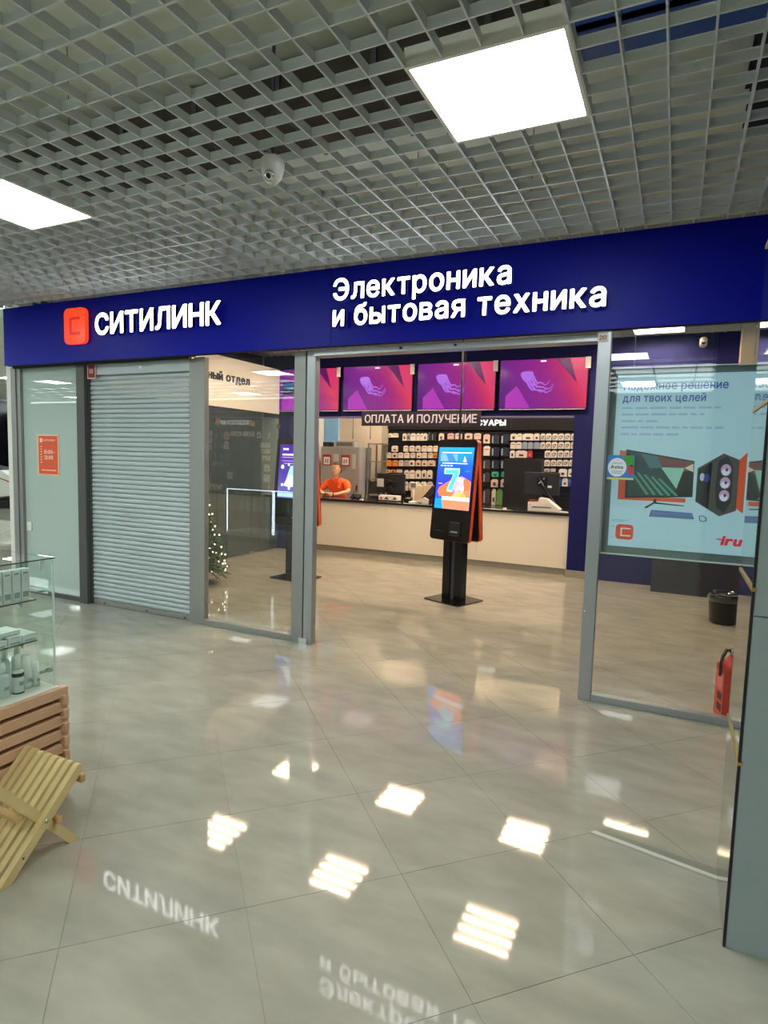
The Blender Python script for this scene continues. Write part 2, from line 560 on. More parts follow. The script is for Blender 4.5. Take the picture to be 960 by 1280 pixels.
# neon scribble and massage chair in the sliver on the left
ne = thing('neon_sign', 'small orange neon scribble glowing on the dark wall', 'neon sign', (-17.3, 10.85, 1.62))
obj('neon_tube', MB().tube([(0, 0, 0.05), (0.12, 0, 0.22), (0.2, 0, 0.02), (0.3, 0, 0.2), (0.42, 0, 0.0), (0.5, 0, 0.24), (0.62, 0, 0.1), (0.8, 0, 0.12)], 0.014, 6), emis('orange neon', (255, 150, 70), 3), ne)
obj('mount_board', B(-0.1, 0.9, 0.03, 0.05, -0.05, 0.3), M_MATTE, ne)
ch = thing('massage_chair', 'white curved massage chair with a dark base in the far hall', 'armchair', (-15.0, 8.3, 0), math.radians(25))
prof = [(-1.0, 0.35), (-0.95, 0.75), (-0.55, 1.02), (-0.1, 1.0), (0.25, 0.78), (0.75, 0.62), (1.05, 0.45), (1.0, 0.3), (0.5, 0.2), (0.1, 0.34), (-0.3, 0.28), (-0.7, 0.2)]
obj('shell', MB().prism(prof, 'y', -0.42, 0.42), mat('white shell', (214, 216, 206), rough=0.3), ch)
obj('seat_pad', MB().prism([(-0.75, 0.72), (-0.6, 1.12), (-0.2, 1.05), (0.1, 0.86), (0.5, 0.74), (0.45, 0.6), (-0.2, 0.7)], 'y', -0.28, 0.28), mat('dark leather', (30, 28, 30), rough=0.5), ch)
obj('base', MB().prism([(-0.8, 0.0), (0.9, 0.0), (0.95, 0.22), (0.4, 0.16), (0.0, 0.24), (-0.8, 0.18)], 'y', -0.36, 0.36), M_MATTE, ch)
obj('piping', MB().tube([(-0.95, -0.43, 0.78), (-0.5, -0.43, 0.93), (0.2, -0.43, 0.68), (1.0, -0.43, 0.42)], 0.012, 6), mat('maroon', (120, 40, 40), rough=0.5), ch)
obj('control_dial', MB().lathe([(0.05, 0), (0.05, 0.02), (0.03, 0.03)], 16, (0, 0, 0), Matrix.Translation((0.55, -0.42, 0.5)) @ Matrix.Rotation(PI / 2, 4, 'X')), M_GREY, ch)

# ------------------------------------------------------------------ cladded column on the right
col = structure('column', (1.27, 0.055, 0), 'grey clad column with a mirrored side and brass joints at the right edge')
obj('core', B(0.012, 0.85, 0.014, 0.437, 0, CEIL), M_DGREY, col)
obj('cladding_panel', B(0.006, 0.85, 0.0, 0.012, 0.0, 1.148), M_COLUMN, col)
obj('cladding_panel', B(0.006, 0.85, 0.0, 0.012, 1.152, CEIL), M_COLUMN, col)
obj('corner_trim', B(-0.003, 0.005, -0.003, 0.010, 0, CEIL), M_MATTE, col)
zs = [0.0, 0.65, 1.236, 1.84, 2.44, CEIL]
for a, b in zip(zs, zs[1:]):
    obj('mirror_panel', B(0.0, 0.011, 0.011, 0.440, a + (0.007 if a else 0), b - (0.007 if b < 3 else 0)), M_MIRROR, col)
for z in zs[1:-1]:
    obj('brass_strip', B(-0.005, 0.011, -0.004, 0.440, z - 0.006, z + 0.006), M_BRASS, col)

# ------------------------------------------------------------------ sign band
fas = structure('trim_1', (0, 0, 0), 'navy sign band across the shop front')
FZ0, FZ1 = 2.49, 3.086
obj('band_core', B(-5.54, 3.4, 2.045, 2.09, FZ0 + 0.005, FZ1), M_MATTE, fas)
obj('band_panel', B(-5.56, -1.502, 2.03, 2.044, FZ0, FZ1), M_NAVY, fas)
obj('band_panel', B(-1.498, 3.4, 2.03, 2.044, FZ0, FZ1), M_NAVY, fas)
obj('band_end', B(-5.56, -5.542, 2.045, 2.09, FZ0, FZ1), M_NAVY, fas)
obj('header_board', B(-5.54, -3.035, 2.10, 2.135, FZ0 - 0.02, FZ1), M_MATTE, fas)
obj('header_board', B(-5.49, -3.04, 2.142, 2.20, 2.50, FZ1), M_MATTE, fas)
obj('band_soffit', B(-5.54, 3.4, 2.045, 2.09, FZ0 - 0.003, FZ0 + 0.004), M_MATTE, fas)

def sign_word(parent, text, x0, x1, z0, cap, bold=0.035, gap=0.10, **k):
    pos = lettering(text, x1 - x0, cap, bold=bold, ext=0.016, gap=gap, **k)
    for ch_, me, nz in pos:
        me.materials.append(M_LETTER); me.materials.append(M_LETSIDE)
        for p in me.polygons:
            p.material_index = 0 if abs(p.normal.y) > 0.9 else 1
        o = obj('letter', me, None, parent)
        o.location = (x0, 2.03 - 0.038, z0)
        o.scale = (1, 1, 1)
s1 = thing('illuminated_sign', 'glowing white letter sign СИТИЛИНК on the navy band above the shutter', 'sign', (0, 0, 0))
sign_word(s1, 'СИТИЛИНК', -4.09, -2.56, 2.722, 0.195, bold=0.030, gap=0.085)
s2 = thing('illuminated_sign', 'glowing white two line sign Электроника и бытовая техника on the navy band', 'sign', (0, 0, 0))
sign_word(s2, 'Электроника', -1.455, -0.065, 2.824, 0.160, bold=0.022, gap=0.10)
sign_word(s2, 'и бытовая техника', -1.455, 0.550, 2.628, 0.160, bold=0.022, gap=0.10, space=0.33)
for sgn in (s1, s2):
    xs = (-4.1, -2.7, 2.80) if sgn is s1 else (-1.4, 0.5, 2.72)
    n = 9
    for k in range(n):
        x = xs[0] + (xs[1] - xs[0]) * k / (n - 1)
        obj('stand_off', B(x - 0.004, x + 0.004, 2.008, 2.031, xs[2] - 0.004, xs[2] + 0.004), M_DGREY, sgn)
lg = thing('logo_sign', 'glowing orange rounded logo block with a cut C beside the white letters', 'sign', (-4.395, 2.03, 2.825))
def logo_outline(w, h, r, sk=0.0):
    return rrect(-w / 2, w / 2, -h / 2, h / 2, r)
obj('logo_body', MB().prism(rrect(-0.150, 0.150, -0.172, 0.172, 0.055), 'y', -0.045, -0.005), [M_LOGO], lg)
obj('logo_letter', MB().prism([(0.075, 0.085), (-0.07, 0.085), (-0.07, -0.085), (0.075, -0.085), (0.075, -0.058), (-0.045, -0.058), (-0.045, 0.058), (0.075, 0.058)], 'y', -0.049, -0.044), M_LOGO2, lg)
obj('logo_back', MB().prism(rrect(-0.14, 0.14, -0.16, 0.16, 0.05), 'y', -0.006, 0.0), M_MATTE, lg)

# ------------------------------------------------------------------ shop front, left to right
F = FRONT
w1 = structure('window_1', label='frosted glass shop window pane at the far left')
obj('corner_post', MB().box(-5.64, -5.56, F - 0.05, F + 0.03, 0, FZ0, bev=0.006).box(-5.555, -5.50, F - 0.035, F + 0.03, 0, FZ0), M_ALUW, w1)
obj('pane', B(-5.50, -4.59, F - 0.002, F + 0.008, 0.045, FZ0), M_FROST, w1)
obj('bottom_rail', B(-5.50, -4.59, F - 0.02, F + 0.03, 0, 0.045), M_ALUD, w1)
obj('frame_post', MB().box(-4.59, -4.47, F - 0.05, F + 0.05, 0, FZ0 - 0.004, bev=0.005), M_ALUD, w1)
obj('hinge_clip', MB().box(-4.615, -4.59, F - 0.008, F - 0.002, 2.30, 2.36).box(-4.615, -4.59, F - 0.008, F - 0.002, 2.02, 2.05), M_CHROME, w1)
obj('backing_board', B(-5.50, -4.47, F + 0.25, F + 0.27, 0, 3.0), M_WHITE, w1)
hs = thing('opening_hours_sign', 'orange opening hours sign on the frosted glass pane', 'sign', (-5.10, F - 0.004, 1.548))
obj('board', B(-0.155, 0.155, -0.004, 0.001, -0.205, 0.205), mat('orange print', (226, 88, 46), rough=0.5), hs)
obj('border', MB().box(-0.172, -0.155, -0.004, 0.001, -0.22, 0.22).box(0.155, 0.172, -0.004, 0.001, -0.22, 0.22).box(-0.155, 0.155, -0.004, 0.001, 0.205, 0.22).box(-0.155, 0.155, -0.004, 0.001, -0.22, -0.205), mat('pale border', (232, 196, 160), rough=0.5), hs)
MP = mat('pale pink print', (252, 206, 188), rough=0.5)
obj('logo_print', MB().prism(rrect(-0.13, -0.085, 0.135, 0.18, 0.012), 'y', -0.0055, -0.0045), MP, hs)
text_one('line_print', 'СИТИЛИНК', 0.19, 0.022, MP, hs, (-0.07, -0.005, 0.148), bold=0.02)
text_one('hours_print', '10:00–', 0.17, 0.042, MP, hs, (-0.06, -0.005, 0.015), bold=0.03, capref='0')
text_one('hours_print', '21:00', 0.14, 0.042, MP, hs, (-0.06, -0.005, -0.045), bold=0.03, capref='0')
mb = MB()
for k in range(7):
    mb.box(-0.125, -0.095, -0.0055, -0.0045, 0.085 - k * 0.028, 0.094 - k * 0.028)
obj('day_mark', mb, MP, hs)
obj('bottom_line_print', MB().box(-0.11, 0.13, -0.0055, -0.0045, -0.168, -0.158), MP, hs)
tag(obj('wall_switch', MB().box(-5.475, -5.395, F - 0.014, F - 0.002, 0.70, 0.80, bev=0.004), M_WHITE), 'small white plate low on the left edge of the frosted pane', 'switch plate')

sh = thing('roller_shutter', 'closed grey roller shutter between the frosted pane and the glass pane', 'shutter', (-3.785, F + 0.03, 0))
obj('shutter_box', MB().box(-0.675, 0.695, -0.045, 0.09, 2.372, 2.484, bev=0.004), M_SHUT, sh)
obj('guide_rail', B(-0.685, -0.665, -0.03, 0.03, 0, 2.37), M_ALUD, sh)
obj('guide_rail', B(0.69, 0.752, -0.05, 0.03, 0, 2.48), M_ALUW, sh)
pts = [(-0.006, 0.0), (-0.016, 0.006), (-0.020, 0.018), (-0.019, 0.030), (-0.013, 0.040), (-0.005, 0.0445), (0.0, 0.0445), (0.0, 0.0)]
slat_me = MB().prism(pts, 'x', -0.665, 0.690).mesh('slat'); slat_me.materials.append(M_SHUT)
n = 49
for k in range(n):
    o = obj('slat', slat_me, None, sh, (0, 0, 0.055 + k * 0.0472))
obj('bottom_bar', MB().box(-0.665, 0.690, -0.018, 0.01, 0.004, 0.052, bev=0.003), M_ALUW, sh)
for x in (-0.5, 0.1, 0.6):
    obj('bar_lock', MB().box(x - 0.012, x + 0.012, -0.024, -0.017, 0.014, 0.03), M_ALUD, sh)
obj('maker_plate', B(0.05, 0.08, -0.047, -0.045, 2.415, 2.445), M_PAPER, sh)
rp = thing('number_plate', 'small dark red plate with a pale border at the top left of the shutter', 'plate', (-4.385, F - 0.028, 2.41))
obj('plate', B(-0.05, 0.05, 0, 0.008, -0.062, 0.062), mat('dark red print', (120, 22, 22), rough=0.5), rp)
obj('border', MB().box(-0.062, -0.05, 0, 0.008, -0.075, 0.075).box(0.05, 0.062, 0, 0.008, -0.075, 0.075).box(-0.05, 0.05, 0, 0.008, 0.062, 0.075).box(-0.05, 0.05, 0, 0.008, -0.075, -0.062), mat('pink border', (222, 168, 160), rough=0.5), rp)
text_one('plate_print', '18', 0.052, 0.045, mat('pink print', (222, 168, 160), rough=0.5), rp, (-0.026, -0.001, -0.02), bold=0.02)

def framed_pane(name, x0, x1, y, stl, str_, rail, label, glass=M_GLASS, alu=M_ALU, right=True):
    w = structure(name, label=label)
    obj('stile', MB().box(x0, x0 + stl, y - 0.03, y + 0.03, 0, FZ0, bev=0.004), alu, w)
    if right:
        obj('stile', MB().box(x1 - str_, x1, y - 0.03, y + 0.03, 0, FZ0, bev=0.004), alu, w)
    obj('bottom_rail', MB().box(x0 + stl, x1 - (str_ if right else 0), y - 0.03, y + 0.03, 0, rail, bev=0.004), alu, w)
    obj('pane', B(x0 + stl, x1 - (str_ if right else 0), y - 0.004, y + 0.004, rail, FZ0), glass, w)
    return w
w2 = framed_pane('window_2', -3.03, -1.815, F, 0.125, 0.115, 0.055, 'clear glass pane with a grey frame left of the entrance', alu=M_ALUW)
d1 = structure('door_1', label='open sliding glass door of the entrance with its grey post and track')
obj('door_post', MB().box(-1.805, -1.72, F - 0.03, F + 0.04, 0, FZ0, bev=0.005), M_ALU, d1)
obj('post_seal', B(-1.815, -1.805, F - 0.01, F + 0.02, 0, FZ0), M_MATTE, d1)
obj('floor_bracket', MB().box(-1.84, -1.76, F - 0.045, F - 0.03, 0.0, 0.05), M_CHROME, d1)
obj('track', MB().box(-1.72, 0.50, F - 0.06, F + 0.06, 2.435, FZ0 - 0.003, bev=0.004), M_ALU, d1)
obj('track_screw', MB().box(-0.95, -0.93, F - 0.066, F - 0.06, 2.455, 2.47).box(-0.51, -0.49, F - 0.066, F - 0.06, 2.455, 2.47), M_MATTE, d1)
w3 = framed_pane('window_3', 0.505, 3.4, 2.10, 0.085, 0.0, 0.05, 'large clear glass pane right of the entrance', right=False)
obj('sensor_bead', MB().ball((0.60, 2.065, 0.62), 0.007, 6), M_CHROME, w3)
obj('sensor_bead', MB().ball((0.52, 2.065, 0.62), 0.007, 6), M_CHROME, w3)
pl = thing('number_label', 'small white label 210 at the top corner of the right pane', 'label', (0.535, 2.064, 2.445))
obj('label_card', B(-0.032, 0.032, 0, 0.003, -0.027, 0.027), mat('label card', (228, 214, 204), rough=0.6), pl)
text_one('label_print', '210', 0.045, 0.028, mat('label ink', (110, 60, 60), rough=0.6), pl, (-0.0225, -0.0008, -0.014), bold=0.01, capref='0')

# ------------------------------------------------------------------ shop shell
sbox('wall_outer', M_WHITE, (-5.86, -5.62, 2.24, 9.3, 0, 3.6), 'outer side wall of the shop')
sbox('wall_shop_right', M_NAVYWALL, (3.45, 3.55, 2.35, 6.4, 0, 3.6))
sbox('wall_shop_back', M_WALL, (-5.62, 3.5, 9.2, 9.32, 0, 3.6), 'off white wall behind the counter area')
bw = sbox('wall_blue', M_NAVYWALL, (-0.30, 3.45, 6.66, 6.78, 0, 3.32), 'navy wall at the right of the counter')
sbox('baseboard_blue', M_SKIRT, (-0.31, 0.03, 6.62, 6.659, 0, 0.10))
sbox('column', M_WALL, (1.64, 1.88, 6.40, 6.655, 0, 3.32), 'white square column by the navy wall')
sbox('wall_dark', mat('dark grey board', (44, 46, 58), rough=0.6), (0.82, 3.4, 6.25, 6.655, 0, 0.52), 'dark low boarding in front of the navy wall')
shop_ceiling = obj('ceiling', B(-5.62, 3.5, 2.36, 9.2, 3.60, 3.68), M_SLAB)
tag(shop_ceiling, kind='structure')
mb = MB()
SHOP_LAMPS = [(-0.78, 3.45), (-2.58, 3.45), (-4.38, 3.45), (-0.78, 5.25), (-2.58, 5.25), (-4.38, 5.25), (-0.78, 7.05), (-2.58, 7.05), (-4.38, 7.05), (-0.78, 8.25), (-2.58, 8.25), (-4.38, 8.25), (0.42, 5.85), (2.22, 3.45)]
for i in range(-8, 7):
    for j in range(-2, 9):
        x, y = -0.78 + i * 0.6, 3.45 + j * 0.6
        if x < -5.6 or x > 2.9 or any(abs(x - a) < 0.1 and abs(y - b) < 0.1 for a, b in SHOP_LAMPS):
            continue
        if y < 6.3:
            t = bpy.data.objects.new('louvre_module', LM); COL.objects.link(t); t.parent = shop_ceiling; t.location = (x, y, SHOP_CEIL)
        else:
            for k in range(4):
                mb.box(x + k * 0.15 - 0.0035, x + k * 0.15 + 0.0035, y, y + 0.6, SHOP_CEIL, SHOP_CEIL + 0.04)
                mb.box(x, x + 0.6, y + k * 0.15 - 0.0035, y + k * 0.15 + 0.0035, SHOP_CEIL, SHOP_CEIL + 0.04)
tag(obj('louvre_module', mb, M_LOUVRE, shop_ceiling), kind='stuff')

def tube_light(x, y, label):
    t = thing('tube_light', label, 'ceiling light', (x, y, SHOP_CEIL - 0.008), 0, 'four tube light fittings of the shop')
    f = MB()
    f.box(0, 0.6, 0, 0.012, 0, 0.07).box(0, 0.6, 0.588, 0.6, 0, 0.07).box(0, 0.012, 0.012, 0.588, 0, 0.07).box(0.588, 0.6, 0.012, 0.588, 0, 0.07).box(0, 0.6, 0, 0.6, 0.06, 0.072)
    obj('frame', f, M_GREY, t)
    for k in range(4):
        yy = 0.075 + k * 0.15
        obj('tube', MB().tube([(0.025, yy, 0.035), (0.575, yy, 0.035)], 0.015, 8), M_TUBE, t)
    mb = MB()
    for k in range(3):
        yy = 0.15 + k * 0.15
        mb.prism([(yy - 0.02, 0.06), (yy, 0.004), (yy + 0.02, 0.06)], 'x', 0.012, 0.588)
    obj('reflector', mb, M_GREY, t)
    return t
fx = [(-0.78, 'right'), (-2.58, 'middle'), (-4.38, 'left')]
fy = [(3.45, 'first row'), (5.25, 'row before the screens'), (7.05, 'added row behind the screens'), (8.25, 'row above the product wall')]  # row behind the screens is unseen, added to brighten the counter zone
for x, xn in fx:
    for y, yn in fy:
        tube_light(x, y, 'four tube light in the shop ceiling, %s one in the %s' % (xn, yn))
tube_light(0.42, 5.85, 'square four tube light in the shop ceiling above the poster')
tube_light(2.22, 3.45, 'square four tube light in the shop ceiling behind the mirrored column')

# ------------------------------------------------------------------ counter zone
ct = thing('service_counter', 'long cream service counter with a black stone top', 'counter', (-5.6, 6.72, 0))
for k in range(4):
    x0 = [0.0, 0.9, 2.42, 3.95][k]; x1 = [0.9, 2.42, 3.95, 5.29][k]
    obj('front_panel', MB().box(x0 + 0.0015, x1 - 0.0015, 0.0, 0.02, 0.10, 0.858), M_COUNTER, ct)
obj('body', B(0, 5.29, 0.021, 0.60, 0.10, 0.855), M_COUNTER, ct)
obj('plinth', B(0, 5.29, 0.03, 0.58, 0.0, 0.10), M_SKIRT, ct)
obj('worktop', MB().box(-0.0, 5.295, -0.045, 0.64, 0.86, 0.90, bev=0.004), M_STONE, ct)

band = structure('trim_2', (-5.6, 6.66, 0), 'dark navy box beam above the counter carrying the screens')
obj('beam_face', B(0, 5.3, 0.0, 0.02, 2.27, 3.32), M_NAVYWALL, band)
obj('beam_core', B(0, 5.3, 0.02, 0.30, 2.285, 3.32), M_MATTE, band)
obj('beam_soffit', B(0, 5.3, 0.0, 0.30, 2.262, 2.27), mat('lilac glow on soffit', (150, 140, 196), rough=0.5), band)  # lilac is the glow of the screens, put into the soffit colour
sbox('column', M_NAVYWALL, (-5.14, -4.93, 6.47, 6.66, 0, 2.26), 'navy post at the left end of the counter')

# ---- television screens (flat pictures; each colour field is a print on the panel)
def ramp_emit(name, stops, axis, strength, rot=0.0):
    if name in MATS: return MATS[name]
    m = bpy.data.materials.new(name); m.use_nodes = True
    nt = m.node_tree; b = nt.nodes['Principled BSDF']
    tc = nt.nodes.new('ShaderNodeTexCoord'); mp = nt.nodes.new('ShaderNodeMapping')
    mp.inputs['Rotation'].default_value = (0, rot, 0)
    sp = nt.nodes.new('ShaderNodeSeparateXYZ'); r = nt.nodes.new('ShaderNodeValToRGB')
    nt.links.new(tc.outputs['Generated'], mp.inputs['Vector']); nt.links.new(mp.outputs[0], sp.inputs[0])
    nt.links.new(sp.outputs[axis], r.inputs[0])
    while len(r.color_ramp.elements) < len(stops):
        r.color_ramp.elements.new(0.5)
    for e, (p, c) in zip(r.color_ramp.elements, stops):
        e.position = p; e.color = lin(c)
    b.inputs['Base Color'].default_value = (0.01, 0.01, 0.01, 1)
    b.inputs['Roughness'].default_value = 0.12
    nt.links.new(r.outputs[0], b.inputs['Emission Color'])
    b.inputs['Emission Strength'].default_value = strength
    MATS[name] = m
    return m
TVE = 0.30
M_TV = ramp_emit('screen picture violet', [(0.0, (84, 34, 120)), (0.4, (134, 34, 146)), (0.7, (160, 34, 138)), (0.86, (190, 44, 116)), (1.0, (232, 60, 96))], 'X', TVE, 0.25)
M_TVL = emis('screen picture light violet', (186, 60, 190), TVE)
M_TVD = emis('screen picture plum', (96, 22, 96), TVE)
M_TVR = emis('screen picture rose', (226, 54, 112), TVE)
M_TVJ = emis('screen picture lilac', (176, 110, 226), TVE * 1.15)
M_TVW = emis('screen picture white', (250, 240, 250), TVE * 1.4)
def ribbon(pts, w0, w1, y):
    """flat tapering stroke in the x-z plane"""
    mb = MB(); P = [Vector((a, 0, b)) for a, b in pts]; n = len(P); L = []; R_ = []
    for i, p in enumerate(P):
        d = (P[min(i + 1, n - 1)] - P[max(i - 1, 0)]).normalized(); nr = Vector((-d.z, 0, d.x))
        w = (w0 + (w1 - w0) * i / (n - 1)) / 2
        L.append(mb.bm.verts.new((p.x + nr.x * w, y, p.z + nr.z * w))); R_.append(mb.bm.verts.new((p.x - nr.x * w, y, p.z - nr.z * w)))
    for i in range(n - 1):
        mb.bm.faces.new([L[i], L[i + 1], R_[i + 1], R_[i]])
    return mb
def television(x, label, extra=False):
    t = thing('television', label, 'television', (x, 6.60, 2.352), 0, 'televisions above the counter')
    W, H = 1.235, 0.715
    obj('housing', MB().box(0, W, -0.012, 0.045, 0, H, bev=0.006), M_BPLAST, t)
    s = obj('screen', B(0.012, W - 0.012, -0.0145, -0.013, 0.022, H - 0.012), M_TV, t)
    y = -0.0155
    obj('picture', MB().poly([(0.10, y, 0.024), (0.10, y, 0.20), (0.26, y, 0.34), (0.46, y, 0.024)]), M_TVL, s)
    obj('picture', MB().poly([(0.80, y, H - 0.014), (1.09, y, 0.36), (0.985, y, H - 0.014)]), M_TVD, s)
    obj('picture', MB().poly([(0.985, y, H - 0.014), (1.09, y, 0.38), (1.222, y, 0.16), (1.222, y, H - 0.014)]), M_TVR, s)
    y = -0.0165
    jelly = MB()
    jelly.poly([(0.40 + 0.085 * math.cos(a) * (1 + 0.18 * math.sin(3 * a)), y, 0.475 + 0.085 * math.sin(a) * (1 + 0.2 * math.cos(2 * a))) for a in [2 * PI * k / 18 for k in range(18)]])
    obj('picture', jelly, M_TVJ, s)
    for dx, dz, l in ((0, 0, 1.0), (0.03, 0.03, 0.92), (-0.03, -0.02, 0.85), (0.06, 0.05, 0.7), (-0.05, 0.02, 0.6)):
        pts = [(0.40 + dx + l * 0.30 * (k / 8.0) ** 1.1 * 1.25, 0.44 + dz - 0.19 * l * math.sin(k / 8.0 * 2.3) + 0.02 * math.sin(k * 1.7)) for k in range(9)]
        obj('picture', ribbon(pts, 0.034, 0.008, y - 0.0006), M_TVJ, s)
    obj('logo_print', MB().poly([(0.58, y, 0.665), (0.66, y, 0.665), (0.66, y, 0.685), (0.58, y, 0.685)]), M_TVW, s)
    obj('price_tag', B(W - 0.045, W + 0.025, -0.03, -0.024, H - 0.16, H - 0.005), M_PAPER, t)
    obj('wall_bracket', B(0.4, 0.8, 0.045, 0.06, 0.15, 0.55), M_DGREY, t)
    obj('stand_edge', B(0.02, W - 0.02, -0.017, -0.012, 0.002, 0.012), mat('bright bezel', (206, 190, 214), rough=0.3), t)
    if extra:
        q = obj('spec_sticker', B(0.13, 0.36, -0.024, -0.018, 0.28, 0.50), mat('dark card', (40, 48, 70), rough=0.5), t)
        obj('card_print', B(0.14, 0.35, -0.0255, -0.0245, 0.37, 0.49), mat('sky blue card', (40, 130, 214), rough=0.5), q)
    return t
television(-5.27, 'leftmost screen with a violet picture and a blue card, partly behind the door post', True)
television(-3.965, 'second screen from the left, violet picture, above the payment sign')
television(-2.655, 'third screen from the left, violet picture, above the tall kiosk')
television(-1.37, 'rightmost of the four violet screens above the counter')

# ---- hanging payment sign
hs2 = thing('hanging_sign', 'dark hanging sign ОПЛАТА И ПОЛУЧЕНИЕ under the screens', 'sign', (-3.30, 6.0, 2.086))
obj('board', MB().box(0, 1.85, 0, 0.02, 0, 0.205, bev=0.003), mat('plum black board', (42, 34, 48), rough=0.4), hs2)
for ch_, me, nz in lettering('ОПЛАТА И ПОЛУЧЕНИЕ', 1.74, 0.118, bold=0.012, ext=0.002, gap=0.11, space=0.3):
    me.materials.append(mat('grey lettering', (206, 200, 206), rough=0.5, emit=(206, 200, 206), strength=0.10))
    obj('letter', me, None, hs2, (0.055, -0.003, 0.047))
for x in (0.25, 1.6):
    obj('hanging_wire', MB().tube([(x, 0.01, 0.2), (x, 0.01, 1.5)], 0.0022, 5), M_DGREY, hs2)

# ---- room behind the counter
slw = structure('wall_product', (-4.14, 8.74, 0), 'black slatted wall behind the counter hung with accessories')
XW = 3.62
obj('backing', B(0, XW, 0.02, 0.10, 0, 2.42), M_MATTE, slw)
for k in range(30):
    z = 0.06 + k * 0.07
    obj('slat', B(0, XW, 0.0, 0.02, z, z + 0.055), M_BLACK, slw)
obj('header', B(0, XW, -0.04, 0.02, 2.17, 2.42), M_BLACK, slw)
obj('header_join', B(2.44, 2.446, -0.042, -0.04, 2.17, 2.42), M_DGREY, slw)
obj('header_edge', B(0, XW, -0.042, 0.02, 2.405, 2.425), mat('dark grey strip', (52, 50, 50), rough=0.5), slw)
obj('end_post', B(-0.10, 0.0, -0.02, 0.10, 0, 2.42), mat('pale metal post', (176, 172, 160), rough=0.5), slw)
hd = thing('department_lettering', 'white wall lettering АКСЕССУАРЫ on the black header, half hidden by the hanging sign', 'sign', (-2.84, 8.695, 2.252))
for k, (ch_, me, nz) in enumerate(lettering('АКСЕССУАРЫ', 1.05, 0.10, bold=0.035, ext=0.006, gap=0.08)):
    me.materials.append(emis('white lettering', (255, 250, 240), 0.75))
    obj('letter', me, None, hd)

